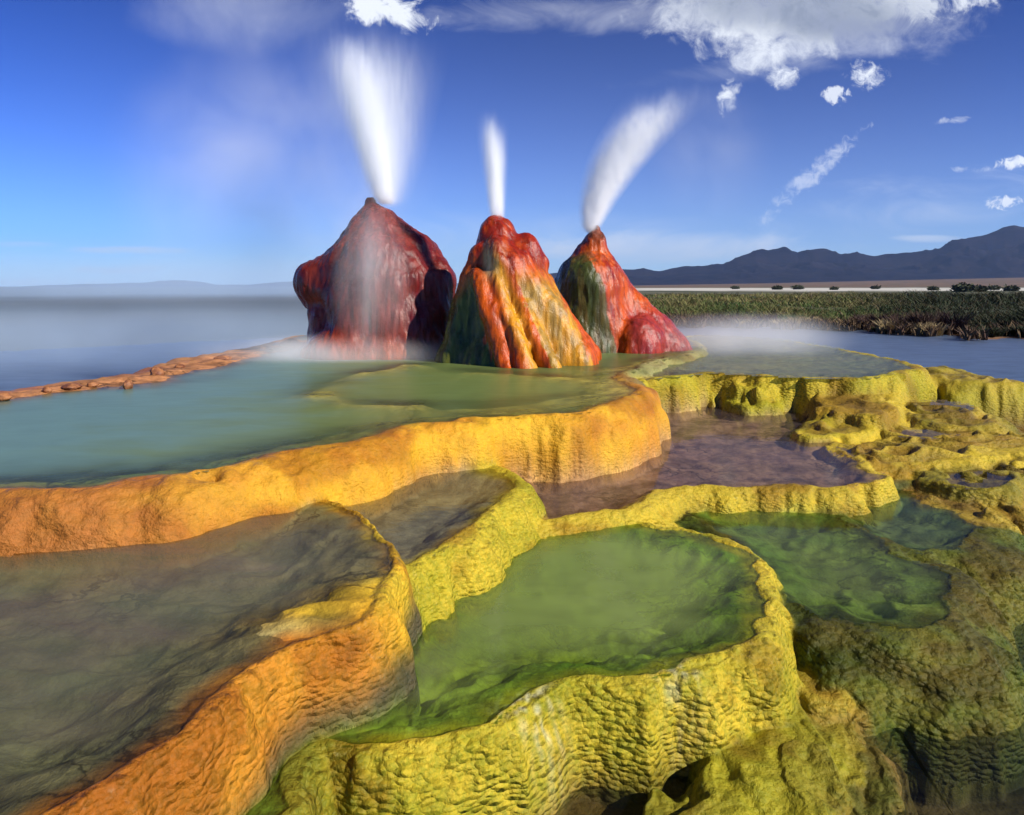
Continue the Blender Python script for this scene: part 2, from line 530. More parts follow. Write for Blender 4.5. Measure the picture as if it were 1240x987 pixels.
# ------------------------------------------------------------------ terraces: one relief, split into its terraces
NX, NY = 1250, 1400
u = np.linspace(-0.95, 0.95, NX)
q = 66 + (960 - 66) * np.linspace(1, 0, NY) ** 1.2
Yq = F * 1.7 / q
U, GY = np.meshgrid(u, Yq)
GX = U * GY
GX = GX.astype(np.float32); GY = GY.astype(np.float32)
near = np.clip(GY / 7.0, 0.5, 1.6)
WX = GX + near * (0.085 * fbm(GX * 2.1, GY * 2.1, oct=3, seed=41) + 0.03 * vnoise(GX * 6, GY * 6, seed=44))
WY = GY + near * (0.10 * fbm(GX * 2.1, GY * 2.1, oct=3, seed=51) + 0.03 * vnoise(GX * 6, GY * 6, seed=54))


lumpy = sstep(1.9, 2.8, GX) * sstep(4.3, 5.6, GY) * (1 - sstep(11.5, 13, GY))
WX = WX + lumpy * 0.16 * fbm(GX * 1.9, GY * 1.9, oct=3, seed=141)
WY = WY + lumpy * 0.20 * fbm(GX * 1.9, GY * 1.9, oct=3, seed=151)


def chaikin(p, n=2):
    p = np.array(p, float)
    for _ in range(n):
        a = 0.75 * p + 0.25 * np.roll(p, -1, 0); b = 0.25 * p + 0.75 * np.roll(p, -1, 0)
        p = np.stack([a, b], 1).reshape(-1, 2)
    return p


def sdist(poly, margin):
    """signed distance to a closed outline (inside positive), only near it"""
    lo, hi = poly.min(0) - margin, poly.max(0) + margin
    mask = (WX > lo[0]) & (WX < hi[0]) & (WY > lo[1]) & (WY < hi[1])
    x, y = WX[mask], WY[mask]
    d2 = np.full(x.shape, 1e9, np.float32); ins = np.zeros(x.shape, bool)
    n = len(poly)
    for i in range(n):
        ax, ay = poly[i]; bx, by = poly[(i + 1) % n]
        ex, ey = bx - ax, by - ay
        L = ex * ex + ey * ey
        if L < 1e-9: continue
        t = np.clip(((x - ax) * ex + (y - ay) * ey) / L, 0, 1)
        d2 = np.minimum(d2, (x - ax - t * ex) ** 2 + (y - ay - t * ey) ** 2)
        if ay != by:
            c = (ay > y) != (by > y)
            ins ^= c & (x < ex * (y - ay) / ey + ax)
    d = np.full(WX.shape, -1e3, np.float32)
    d[mask] = np.where(ins, np.sqrt(d2), -np.sqrt(d2))
    return d


# colours (real surface colours of the bacterial mats)
GOLD, ORANGE, RUST = (0.56, 0.30, 0.016), (0.43, 0.165, 0.014), (0.22, 0.06, 0.018)
LEMON, MUST, OLIVE = (0.45, 0.32, 0.022), (0.34, 0.235, 0.022), (0.17, 0.14, 0.012)
LIME, MOSS, DARK = (0.27, 0.235, 0.012), (0.055, 0.078, 0.007), (0.03, 0.036, 0.008)

BARK = (0.15, 0.085, 0.018)
TERR = []
def terrace(key, pts, zw, w, zb, ca, cb, fa=None, fb=None, depth=0.14, rw=0.10, sw=0.5, rh=0.022, gour=0.6, bump=0.02, p=2.0, dome=0.0, label='', rimn=0.0):
    poly = chaikin([P(x, y, zw + rh) for x, y in pts])
    TERR.append(dict(key=key, poly=poly, zw=zw, w=w, zb=zb, ca=ca, cb=cb, fa=fa, fb=fb, depth=depth, rw=rw, sw=sw, rh=rh, gour=gour, bump=bump, p=p,
                     dome=dome, label=label, pool=fa is not None, rimn=rimn))


terrace('upper', [(-240, 602), (-100, 598), (0, 592), (80, 587), (160, 582), (215, 577), (245, 571), (290, 562), (340, 553), (400, 537), (460, 521), (521, 512), (575, 507),
                  (630, 503), (685, 498), (725, 491), (757, 482), (771, 472), (766, 464), (756, 457), (748, 450), (775, 441), (805, 432), (838, 425), (850, 412), (760, 401), (560, 400), (375, 402), (322, 418),
                  (250, 430), (193, 444), (145, 457), (80, 463), (0, 475), (-120, 490), (-240, 505)],
        0.0, 0.38, -0.80, GOLD, ORANGE, (0.13, 0.19, 0.04), (0.34, 0.27, 0.05), depth=0.22, rw=0.10, sw=1.1, rh=0.014, gour=0.25, bump=0.012, p=2.3,
        label='highest and widest travertine terrace, its golden wall curving below the three geyser cones')
terrace('far', [(745, 474), (772, 458), (800, 455), (821, 454), (861, 449), (893, 452), (942, 454), (1000, 456), (1050, 456), (1082, 450), (1115, 444), (1100, 438), (1068, 431),
                (1018, 422), (985, 416), (930, 409), (840, 404), (780, 415), (730, 445)],
        -0.10, 0.28, -0.85, LIME, LEMON, (0.16, 0.18, 0.06), (0.40, 0.33, 0.12), depth=0.10, rw=0.10, sw=0.5, rh=0.02, gour=0.7, bump=0.035,
        label='far terrace with a low mustard yellow wall, spreading right from the slender cone')
terrace('left', [(-260, 650), (-100, 655), (0, 650), (120, 635), (230, 605), (330, 598), (375, 600), (410, 607), (446, 626), (470, 652), (473, 685), (470, 720), (452, 748), (405, 765),
                 (345, 778), (308, 803), (268, 838), (216, 886), (150, 935), (60, 985), (-60, 1045), (-260, 1060)],
        -0.30, 0.14, -0.9, (0.36, 0.125, 0.012), (0.47, 0.20, 0.014), (0.17, 0.17, 0.08), (0.26, 0.22, 0.10), depth=0.16, rw=0.05, sw=0.7, rh=0.012, gour=0.75, bump=0.02, p=1.5,
        label='large shallow terrace with a rough orange slope, filling the lower left foreground')
terrace('small', [(540, 555), (577, 562), (612, 570), (630, 586), (614, 603), (588, 615), (574, 640), (542, 664), (482, 689), (430, 710), (370, 650), (340, 590), (440, 560)],
        -0.39, 0.24, -1.0, LEMON, LIME, (0.22, 0.20, 0.12), (0.32, 0.27, 0.14), depth=0.12, rw=0.07, sw=0.4, rh=0.01, gour=0.85, bump=0.015,
        label='small terrace with a lemon yellow scaly wall, between the golden wall and the green pool')
terrace('brown', [(585, 634), (642, 631), (690, 623), (723, 616), (751, 619), (776, 604), (803, 589), (850, 585), (901, 590), (938, 588), (966, 585), (1010, 592), (1042, 590),
                  (1054, 570), (1036, 548), (1022, 531), (990, 519), (1000, 490), (950, 478), (800, 480), (700, 520), (600, 580)],
        -0.60, 0.21, -0.95, LEMON, MUST, (0.24, 0.155, 0.11), (0.34, 0.23, 0.13), depth=0.10, rw=0.05, sw=0.25, rh=0.014, gour=0.5, bump=0.012, rimn=0.012,
        label='terrace holding the brownish purple pool, edged by a winding yellow rim')
terrace('green', [(560, 640), (640, 634), (720, 628), (800, 634), (852, 647), (893, 655), (918, 672), (927, 700), (922, 740), (905, 775), (868, 796), (805, 812), (745, 823), (695, 818), (652, 828),
                  (612, 852), (572, 877), (530, 897), (472, 910), (425, 898), (390, 893), (365, 920), (340, 990), (300, 1060), (280, 1000), (360, 840), (470, 740)],
        -0.68, 0.22, -1.38, LIME, LEMON, (0.14, 0.22, 0.02), (0.30, 0.33, 0.05), depth=0.24, rw=0.05, sw=0.7, rh=0.007, gour=1.0, bump=0.035,
        label='terrace holding the emerald green pool, with a broad scaly yellow-green front wall')
terrace('mossy', [(820, 598), (900, 605), (1000, 618), (1045, 645), (1080, 665), (1115, 688), (1150, 715), (1143, 737), (1112, 754), (1075, 760), (1030, 752), (985, 735), (945, 728), (936, 695), (905, 655), (850, 632)],
        -0.78, 0.50, -1.42, MOSS, (0.12, 0.105, 0.012), (0.13, 0.19, 0.03), (0.26, 0.28, 0.07), depth=0.11, rw=0.015, sw=0.5, rh=0.002, gour=1.0, bump=0.03, p=2.0,
        label='dark mossy green terrace bulging out at the right, below the winding yellow rim')
terrace('dark', [(1000, 615), (1040, 592), (1066, 583), (1100, 591), (1142, 613), (1182, 640), (1198, 655), (1172, 668), (1130, 674), (1085, 660), (1040, 640)],
        -0.80, 0.60, -1.42, MOSS, (0.12, 0.105, 0.012), (0.11, 0.15, 0.04), (0.2, 0.21, 0.08), depth=0.09, rw=0.015, sw=0.4, rh=0.002, gour=1.0, bump=0.03,
        label='narrow dark green terrace beyond the mossy one, at the right under the lumpy yellow ledges')


def ledge(key, pts, z, w, zb, ca, cb, dome=0.04, gour=0.7, label=''):
    terrace(key, pts, z, w * 0.7, zb, ca, cb, dome=dome, gour=gour, rh=0.0, bump=0.02, label=label)


ledge('knob', [(1100, 446), (1130, 443), (1160, 446), (1185, 454), (1235, 459), (1235, 463), (1180, 462), (1120, 458)], -0.28, 0.5, -1.3, LIME, MUST, 0.03, 0.3,
      'yellow-green knob and spur at the far right end of the yellow wall')
ledge('apron', [(985, 505), (1060, 490), (1120, 478), (1210, 478), (1300, 490), (1320, 640), (1230, 640), (1190, 600), (1120, 580), (1075, 562), (1040, 530)], -0.95, 0.4, -1.3, OLIVE, BARK, 0.02, 0.7,
      'low olive brown apron showing between the lumpy yellow ledges at the right')
ledge('shelf', [(883, 474), (930, 477), (978, 474), (986, 482), (940, 489), (890, 487)], -0.45, 0.22, -0.8, MUST, LIME, 0.01, 0.6,
      'thin mustard shelf halfway up the far yellow wall, above the brown pool')
ledge('bulge', [(985, 466), (1050, 466), (1092, 474), (1092, 488), (1068, 498), (1030, 496), (992, 486)], -0.36, 0.36, -0.95, MUST, LEMON, 0.03, 0.6,
      'rounded mustard bulge on the far yellow wall, right of the thin shelf')
terrace('dish', [(1092, 488), (1135, 482), (1178, 490), (1192, 498), (1160, 504), (1115, 502)], -0.47, 0.16, -0.9, MUST, LEMON, (0.16, 0.11, 0.06), (0.22, 0.17, 0.08),
        depth=0.08, rw=0.05, sw=0.2, rh=0.02, gour=0.7, label='small dished terrace holding a dark puddle, just below the yellow-green knob')
terrace('nook', [(1060, 515), (1100, 508), (1150, 512), (1180, 520), (1140, 527), (1085, 525)], -0.56, 0.16, -0.95, MUST, OLIVE, (0.10, 0.07, 0.05), (0.16, 0.12, 0.06),
        depth=0.09, rw=0.05, sw=0.2, rh=0.02, gour=0.7, label='small dished terrace with a dark puddle, between the rounded ledge and the longest ridge')
terrace('cup', [(1130, 572), (1180, 565), (1230, 570), (1225, 582), (1170, 586), (1135, 582)], -0.68, 0.16, -1.0, MUST, OLIVE, (0.08, 0.06, 0.05), (0.14, 0.10, 0.06),
        depth=0.09, rw=0.05, sw=0.2, rh=0.02, gour=0.7, label='small dished terrace with a puddle, nearest the camera of the three dished ones')
ledge('tongue', [(970, 517), (1000, 505), (1040, 501), (1058, 506), (1046, 516), (1012, 525), (978, 528)], -0.52, 0.30, -0.95, LEMON, LIME, 0.03, 0.4,
      'bright yellow tongue of travertine poking left into the brown pool')
ledge('saddle', [(1040, 512), (1075, 506), (1110, 512), (1112, 522), (1070, 527), (1035, 524)], -0.60, 0.32, -1.0, MUST, OLIVE, 0.02, 0.7,
      'low mustard saddle just right of the bright yellow tongue')
ledge('rounded', [(1100, 489), (1150, 488), (1200, 500), (1205, 512), (1160, 516), (1110, 508)], -0.50, 0.40, -1.1, MUST, OLIVE, 0.02, 0.7,
      'rounded mustard ledge below the yellow-green knob at the right')
ledge('ridge', [(1010, 540), (1060, 531), (1130, 527), (1200, 523), (1300, 528), (1300, 548), (1220, 548), (1150, 556), (1080, 562), (1030, 556)], -0.60, 0.42, -1.15, MUST, LEMON, 0.04, 0.7,
      'longest lumpy yellow ridge, running from the brown pool to the right edge')
ledge('step', [(1075, 573), (1130, 566), (1200, 563), (1300, 562), (1310, 585), (1230, 585), (1160, 588), (1100, 584)], -0.72, 0.34, -1.2, MUST, OLIVE, 0.03, 0.8,
      'lumpy yellow step in front of the longest ridge at the right edge')
ledge('drooping', [(1100, 592), (1150, 590), (1190, 608), (1208, 628), (1190, 636), (1150, 620), (1110, 604)], -0.80, 0.30, -1.3, MUST, BARK, 0.03, 0.8,
      'brownish finger-shaped lump drooping beside the narrow dark green terrace')
ledge('end', [(1180, 598), (1240, 592), (1330, 596), (1330, 630), (1250, 626), (1210, 615)], -0.82, 0.32, -1.3, MUST, BARK, 0.02, 0.8,
      'brownish yellow lump at the right edge beside the drooping finger')
ledge('skirt', [(905, 835), (955, 828), (975, 870), (968, 930), (955, 1000), (860, 1010), (830, 985), (875, 905)], -1.00, 0.34, -1.42, LIME, OLIVE, 0.03, 1.0,
      'yellow-green skirt running down from the green pool to the bottom edge')
ledge('shoulder', [(942, 765), (985, 762), (1020, 790), (1030, 830), (1000, 845), (965, 830), (945, 800)], -0.99, 0.36, -1.42, OLIVE, MUST, 0.03, 1.0,
      'olive shoulder between the green pool wall and the mossy terrace')
ledge('folded', [(985, 868), (1012, 862), (1030, 890), (1022, 930), (995, 930), (982, 900)], -1.05, 0.22, -1.42, OLIVE, LIME, 0.03, 1.0,
      'folded olive lump right of the yellow-green skirt')
ledge('toe', [(1030, 905), (1062, 908), (1075, 945), (1068, 990), (1040, 1000), (1022, 960)], -1.08, 0.22, -1.42, OLIVE, MOSS, 0.03, 1.0,
      'small olive brown toe of travertine at the bottom edge, beside the dark water')
ledge('bank', [(560, 1000), (620, 960), (700, 925), (760, 905), (800, 900), (830, 930), (800, 990), (720, 1040), (600, 1060)], -1.20, 0.30, -1.45, DARK, BARK, 0.03, 0.6,
      'dark brown-green shelf at the bottom edge, in front of the green pool wall')

H = np.full(WX.shape, -1.42, np.float32) + 0.07 * fbm(GX * 1.8, GY * 1.8, oct=4, seed=61)
OWN = np.full(WX.shape, -1, np.int16)
DOWN = np.full(WX.shape, -9.0, np.float32)
nw = vnoise(GX * 1.7, GY * 1.7, seed=71)
scal = np.clip(GY / 6, 0.5, 1.5) * (0.016 * np.abs(vnoise(GX * 8, GY * 8, seed=88)) + 0.010 * vnoise(GX * 17, GY * 17, seed=89))
phi = 2.6 * fbm(GX * 0.75 + 3.1, GY * 0.95, oct=3, seed=161, gain=0.45) + 0.55 * (GX - 0.35 * GY)
fr_ = np.abs((phi % 0.62) / 0.62 - 0.5) * 2
lips = np.exp(-((1 - fr_) / 0.34) ** 2)
lob = 0.6 - 2.2 * np.abs(fbm(GX * 2.3, GY * 2.3, oct=2, seed=86))
nw2 = vnoise(GX * 3.3, GY * 3.3, seed=73)
bil = 1 - 2.2 * np.abs(fbm(GX * 2.6 + 0.15 * nw2, GY * 2.6, oct=3, seed=83, gain=0.55))
bil2 = 1 - 2.4 * np.abs(fbm(GX * 1.1 + 0.25 * nw2, GY * 2.0, oct=3, seed=87, gain=0.6))
nb2 = fbm(GX * 3.0, GY * 3.0, oct=4, seed=75)
nlump = fbm(GX * 7.5, GY * 7.5, oct=3, seed=79)
for i, t in enumerate(TERR):
    d = sdist(t['poly'], t['w'] * 1.8 + 0.2)
    d = d + scal * (0.5 + t['gour'])
    if t['key'] in ('mossy', 'dark', 'green', 'skirt', 'small'):      # draped lobes
        d = d + lob * {'green': 0.05, 'small': 0.04}.get(t['key'], 0.11)
    if t['key'] == 'upper':      # notches and bulges along the golden wall
        for (qx, qy, amp_, rad_) in ((248, 573, -0.20, 0.10), (566, 508, -0.16, 0.16), (590, 506, 0.05, 0.15), (440, 527, 0.13, 0.35), (345, 553, -0.08, 0.25), (690, 497, 0.10, 0.45),
                                     (90, 587, 0.14, 0.22), (180, 580, -0.08, 0.2)):
            cxn, cyn = P(qx, qy, 0.0)
            d = d + amp_ * np.exp(-((GX - cxn) ** 2 + (GY - cyn) ** 2) / rad_ ** 2)
    w = t['w'] * (1 + 0.34 * nw + 0.14 * nw2)
    zc = t['zw'] + t['rh'] + t['rimn'] * nlump
    tt = np.clip(-d / w, 0, 1)
    out_h = t['zb'] + (zc - t['zb']) * (1 - tt ** t['p']) ** (1 / t['p'])
    out_h = np.where(-d >= w, -50, out_h)
    if t['pool']:
        s = sstep(t['rw'], t['rw'] + t['sw'], d)
        in_h = zc - t['depth'] * s - (t['rh'] + 0.012) * sstep(0, t['rw'], d) + sstep(0.02, 0.35, d) * (t['bump'] * 1.6 * bil + t['bump'] * 0.6 * nlump - 0.4 * t['bump'])
    else:
        low_ = t['zw'] < -0.97
        in_h = zc + t['dome'] * sstep(0, 0.4, d) + sstep(0, 0.12, d) * ((0.05 * bil2 - 0.03 + 0.014 * nlump) if low_ else (0.095 * lips - 0.055 + 0.03 * bil2 + 0.012 * nlump))
    # stacked lips down the flanks
    st_ = 0.085 if not t['pool'] else 0.055
    out_h = out_h + st_ * (0.17 if not t['pool'] else 0.13) * np.sin(2 * np.pi * (out_h + 0.05 * nb2 + 0.03 * nlump) / st_)
    h = np.where(d >= 0, in_h, out_h)
    t['d'] = d
    upd = h > H
    H = np.where(upd, h, H); OWN = np.where(upd, i, OWN); DOWN = np.where(upd, d, DOWN)


def curve_dist(pts, z=0.0):
    poly = [P(x, y, z) for x, y in pts]
    d2 = np.full(WX.shape, 1e9, np.float32)
    for (ax, ay), (bx, by) in zip(poly[:-1], poly[1:]):
        ex, ey = bx - ax, by - ay
        t = np.clip(((WX - ax) * ex + (WY - ay) * ey) / (ex * ex + ey * ey), 0, 1)
        d2 = np.minimum(d2, (WX - ax - t * ex) ** 2 + (WY - ay - t * ey) ** 2)
    return np.sqrt(d2)


# shallow banks just under the water of the top pool: the loop in front of the cones and the rusty left bank
shal = np.zeros_like(H)
up = OWN == 0
for pts, wd, top in (([(500, 441), (450, 449), (405, 461), (386, 474), (410, 484), (470, 489), (540, 490), (610, 487), (680, 480), (745, 472)], 0.50, -0.022),
                     ([(560, 447), (620, 450), (670, 455), (720, 462), (765, 465)], 0.50, -0.022),
                     ([(640, 441), (700, 444), (760, 446), (800, 440)], 0.45, -0.03)):
    g = np.exp(-(curve_dist(pts) / wd) ** 2) * (0.8 + 0.35 * nw)
    shal = np.maximum(shal, np.clip(g, 0, 1)); H = np.where(up, H + (np.maximum(H, top) - H) * np.clip(g, 0, 1), H)
bankd = curve_dist([(-200, 492), (0, 480), (80, 470), (160, 462), (250, 440), (322, 426), (385, 414), (420, 418)])
bankg = np.clip(np.exp(-(bankd / (0.75 + 0.3 * nw)) ** 2), 0, 1)
lf = OWN == 1 if TERR[1]['key'] == 'left' else OWN == [t['key'] for t in TERR].index('left')
g = np.exp(-(((GX + 1.0) / 0.42) ** 2 + ((GY - 3.7) / 0.28) ** 2))
H = np.where(lf, H + g * (0.035 + 0.05 * bil2), H)
H = np.where(up, H + (np.maximum(H, 0.03 + 0.05 * nb2) - H) * bankg, H)

def biggest(mask):
    """largest connected part of a mask, by runs along the rows"""
    runs, par, prev = [], [], []
    def find(a):
        while par[a] != a: par[a] = par[par[a]]; a = par[a]
        return a
    for rI in range(mask.shape[0]):
        e_ = np.flatnonzero(np.diff(np.concatenate(([0], mask[rI].astype(np.int8), [0]))))
        cur = []
        for a, b in zip(e_[::2], e_[1::2]):
            k = len(runs); runs.append((rI, a, b)); par.append(k); cur.append(k)
            for p in prev:
                if runs[p][1] < b and runs[p][2] > a: par[find(p)] = find(k)
        prev = cur
    size = {}
    for k, (rI, a, b) in enumerate(runs): size[find(k)] = size.get(find(k), 0) + b - a
    if not size: return mask, []
    top = max(size, key=size.get)
    return top, [r_ for k, r_ in enumerate(runs) if find(k) != top]


for i in range(len(TERR)):      # specks of one terrace inside another belong to the other
    for rI, a, b in biggest(OWN == i)[1]:
        v_ = OWN[rI, a - 1] if a > 0 else OWN[rI, min(b, NX - 1)]
        OWN[rI, a:b] = v_
        DOWN[rI, a:b] = TERR[v_]['d'][rI, a:b] if v_ >= 0 else -9

# smooth a little, then relief along the normals
def blur(a, n):
    for _ in range(n):
        b = a.copy()
        b[1:-1] = 0.5 * a[1:-1] + 0.25 * (a[:-2] + a[2:])
        a = b.copy()
        a[:, 1:-1] = 0.5 * b[:, 1:-1] + 0.25 * (b[:, :-2] + b[:, 2:])
    return a


H = blur(H, 3)
HS = blur(H, 6)
V = np.stack([GX, GY, H], -1)
def grid_normals(V):
    du = np.gradient(V, axis=1); dv = np.gradient(V, axis=0)
    n = np.cross(du, dv); n /= np.linalg.norm(n, axis=-1, keepdims=True) + 1e-12
    return n if n[..., 2].mean() > 0 else -n
N = grid_normals(V)
is_floor = np.zeros(OWN.shape, bool)
for i, t in enumerate(TERR):
    if t['pool']: is_floor |= (OWN == i) & (DOWN > t['rw'] * 1.0)
for i, t in enumerate(TERR):
    if t['pool']:
        for rI, a, b in biggest((OWN == i) & is_floor)[1]: is_floor[rI, a:b] = False
        for rI, a, b in biggest((OWN == i) & ~is_floor)[1]: is_floor[rI, a:b] = True
steep = 1 - N[..., 2]
px3, py3, pz3 = V[..., 0], V[..., 1], V[..., 2]
rel = np.clip(GY / 7, 0.5, 1.2) * 0.030 * (0.6 - 2.2 * np.abs(fbm(px3 * 3.4, py3 * 3.4, pz3 * 4, oct=3, seed=91))) + 0.008 * fbm(px3 * 15, py3 * 15, pz3 * 11, oct=3, seed=95) * np.clip(8 / GY, 0.4, 1.3)
# scalloped drip ledges on the walls
led = vnoise(px3 * 6 + 0.6 * nlump, py3 * 6, pz3 * 13 + 1.5 * nb2, seed=99)
rel = rel + 0.006 * led * np.clip(steep * 3, 0, 1)
rel = np.where(is_floor, rel * 0.25, rel * np.clip(0.35 + 1.6 * steep, 0, 1.1))
V = V + np.stack([blur(N[..., k], 3) for k in range(3)], -1) * blur(rel, 1)[..., None]
N = grid_normals(V)

# colours
C = np.zeros(H.shape + (3,), np.float32)
nm = fbm(GX * 1.1, GY * 1.1, H * 2.0, oct=4, seed=111)
nm2 = fbm(GX * 4.5, GY * 4.5, H * 6.0, oct=4, seed=115)
mixn = np.clip(0.5 + 1.1 * nm + 0.7 * nm2, 0, 1)[..., None]
lakebed = np.array(DARK) * (1 - mixn) + np.array((0.11, 0.075, 0.025)) * mixn
C[:] = lakebed
for i, t in enumerate(TERR):
    mk = OWN == i
    wall = np.array(t['ca']) * (1 - mixn) + np.array(t['cb']) * mixn
    if t['key'] == 'upper':     # the wall's left end is rusty orange, its far right end mustard green
        l = sstep(-1.4, -2.6, GX)[..., None] * (0.6 + 0.4 * mixn); wall = wall * (1 - l) + np.array((0.30, 0.105, 0.02)) * l
        r = (sstep(1.3, 1.9, GX) * sstep(9.4, 10.0, GY))[..., None]; wall = wall * (1 - r) + (np.array((0.30, 0.25, 0.09)) * (1 - mixn) + np.array((0.17, 0.17, 0.05)) * mixn) * r
        b = np.clip(bankg * 1.3, 0, 1)[..., None]; wall = wall * (1 - b) + (np.array((0.30, 0.11, 0.05)) * (1 - mixn) + np.array((0.38, 0.19, 0.06)) * mixn) * b
    if t['key'] == 'left':      # knobbly corner is golden
        g = sstep(3.3, 3.75, GY)[..., None]; wall = wall * (1 - g) + (np.array(GOLD) * (1 - mixn) + np.array(LEMON) * mixn) * g
    if t['key'] == 'green':
        g = sstep(0.25, 1.0, GX)[..., None]; wall = wall * (1 - g) + (np.array(LEMON) * (1 - mixn) + np.array(LIME) * mixn) * g
        g = sstep(-0.55, -1.0, GX)[..., None]; wall = wall * (1 - g) + (np.array(OLIVE) * (1 - mixn) + np.array(MOSS) * mixn) * g
    pat = sstep(0.10, 0.22, fbm(GX * 1.6, GY * 1.6, H * 2.5, oct=4, seed=120 + i))[..., None]
    wall = wall * (1 - 0.42 * pat * np.array((0.75, 1.0, 1.0)))
    if not t['pool'] and t['zw'] > -0.97:      # darker mats in the hollows between the lips
        g = (sstep(0.02, 0.15, t['d']) * (1 - lips) * 0.7)[..., None]; wall = wall * (1 - g) + np.array(BARK) * 0.75 * g
    if t['key'] == 'left':      # below the splash line the wall is murky and mossy
        g = sstep(0.0, -0.12, H + 0.06 * nb2 - np.interp(GY, [2.7, 3.4], [-0.62, -0.44]))[..., None]; wall = wall * (1 - g) + (np.array((0.035, 0.042, 0.010)) * (1 - mixn) + np.array((0.085, 0.06, 0.035)) * mixn) * g
    if t['key'] in ('green', 'skirt', 'shoulder', 'folded', 'toe'):
        g = sstep(-1.0, -1.12, H + 0.06 * nb2)[..., None] * 0.8; wall = wall * (1 - g) + (np.array(MOSS) * (1 - mixn) + np.array(BARK) * mixn) * g
    if t['key'] == 'green':     # painted sheen of water running down the front, as pale streaks
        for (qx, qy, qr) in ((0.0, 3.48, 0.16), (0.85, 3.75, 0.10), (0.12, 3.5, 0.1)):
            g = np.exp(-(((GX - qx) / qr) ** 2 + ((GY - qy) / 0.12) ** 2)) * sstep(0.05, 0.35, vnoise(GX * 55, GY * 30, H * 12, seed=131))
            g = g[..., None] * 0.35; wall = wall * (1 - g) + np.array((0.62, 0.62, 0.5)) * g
    if t['pool']:
        fl = np.array(t['fa']) * (1 - mixn) + np.array(t['fb']) * mixn
        if t['key'] == 'upper':
            s = np.clip(shal * 1.2, 0, 1)[..., None]; fl = fl * (1 - s) + np.array((0.85, 0.62, 0.16)) * s
            b = np.clip(bankg * 1.3, 0, 1)[..., None]; fl = fl * (1 - b) + np.array((0.34, 0.15, 0.06)) * b
        if t['key'] == 'left':
            g = np.clip(1.3 * np.exp(-(((GX + 0.95) / 0.40) ** 2 + ((GY - 3.7) / 0.30) ** 2)), 0, 1)[..., None]; fl = fl * (1 - g) + (np.array(GOLD) * 0.8 * (1 - mixn) + np.array(MUST) * mixn) * g
        f = sstep(t['rw'] * 0.6, t['rw'] * 0.6 + 0.16, t['d'] + 0.05 * nlump)[..., None]
        wall = wall * (1 - f) + fl * f
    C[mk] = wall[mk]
C = np.stack([blur(C[..., k], 4) for k in range(3)], -1)
gour = np.zeros_like(H)
for i, t in enumerate(TERR): gour[OWN == i] = t['gour']
gour = blur(gour * np.clip(0.25 + 2.2 * steep, 0, 1), 3)

idx = np.arange(NX * NY).reshape(NY, NX)
QF = np.stack([idx[:-1, :-1], idx[:-1, 1:], idx[1:, 1:], idx[1:, :-1]], -1).reshape(-1, 4)
if np.cross(V[0, 1] - V[0, 0], V[1, 0] - V[0, 0])[2] < 0: QF = QF[:, ::-1]
fo = OWN[:-1, :-1].reshape(-1); ff = is_floor[:-1, :-1].reshape(-1)
Vf, Nf, Cf, Gf = V.reshape(-1, 3), N.reshape(-1, 3), C.reshape(-1, 3), gour.reshape(-1)


def grid_part(name, keep, mat, parent=None, origin=None):
    v, f, n, c, g = subset(Vf, QF, keep, Nf, Cf, Gf)
    if len(f) == 0: return None
    if origin is not None: v = v - np.array(origin, np.float32)
    return link(name, np_mesh(name, v, f, mat, n, c, attrs={'gour': g}), parent)


tag(grid_part('lake_bed', fo == -1, M_FLOOR), kind='structure')
WATER = {
    'upper': make_water('upper_pool_water', 9.0, (0.14, 0.245, 0.205), (0.15, 0.205, 0.055), (0.85, 0.9, 0.72), 0.28, 0.004, 2.0, ax=(-4.2, -1.2)),
    'left': make_water('left_pool_water', 3.4, (0.145, 0.165, 0.10), (0.19, 0.155, 0.115), (0.88, 0.88, 0.8), 0.2, 0.002, 2.5),
    'far': make_water('far_pool_water', 5.0, (0.16, 0.19, 0.10), (0.22, 0.21, 0.12), (0.85, 0.9, 0.8), 0.25, 0.004, 2.0),
    'small': make_water('small_pool_water', 2.2, (0.19, 0.18, 0.11), (0.18, 0.16, 0.11), (0.9, 0.9, 0.82), 0.08, 0.002, 3),
    'brown': make_water('brown_pool_water', 1.8, (0.18, 0.13, 0.11), (0.15, 0.12, 0.14), (0.92, 0.88, 0.85), 0.06, 0.002, 3),
    'green': make_water('green_pool_water', 4.4, (0.13, 0.105, 0.075), (0.21, 0.28, 0.07), (0.8, 0.92, 0.62), 0.12, 0.002, 2.5, ax=(-0.85, -0.1)),
    'mossy': make_water('mossy_pool_water', 3.4, (0.09, 0.135, 0.04), (0.14, 0.18, 0.06), (0.8, 0.9, 0.68), 0.1, 0.002, 2.5),
    'dark': make_water('dark_pool_water', 3.0, (0.07, 0.11, 0.06), (0.09, 0.13, 0.06), (0.8, 0.9, 0.72), 0.1, 0.002, 2.5),
}
ST = 4
WF0 = idx[::ST, ::ST]
WQ = np.stack([WF0[:-1, :-1], WF0[:-1, 1:], WF0[1:, 1:], WF0[1:, :-1]], -1).reshape(-1, 4)
if np.cross(V[0, 1] - V[0, 0], V[1, 0] - V[0, 0])[2] < 0: WQ = WQ[:, ::-1]
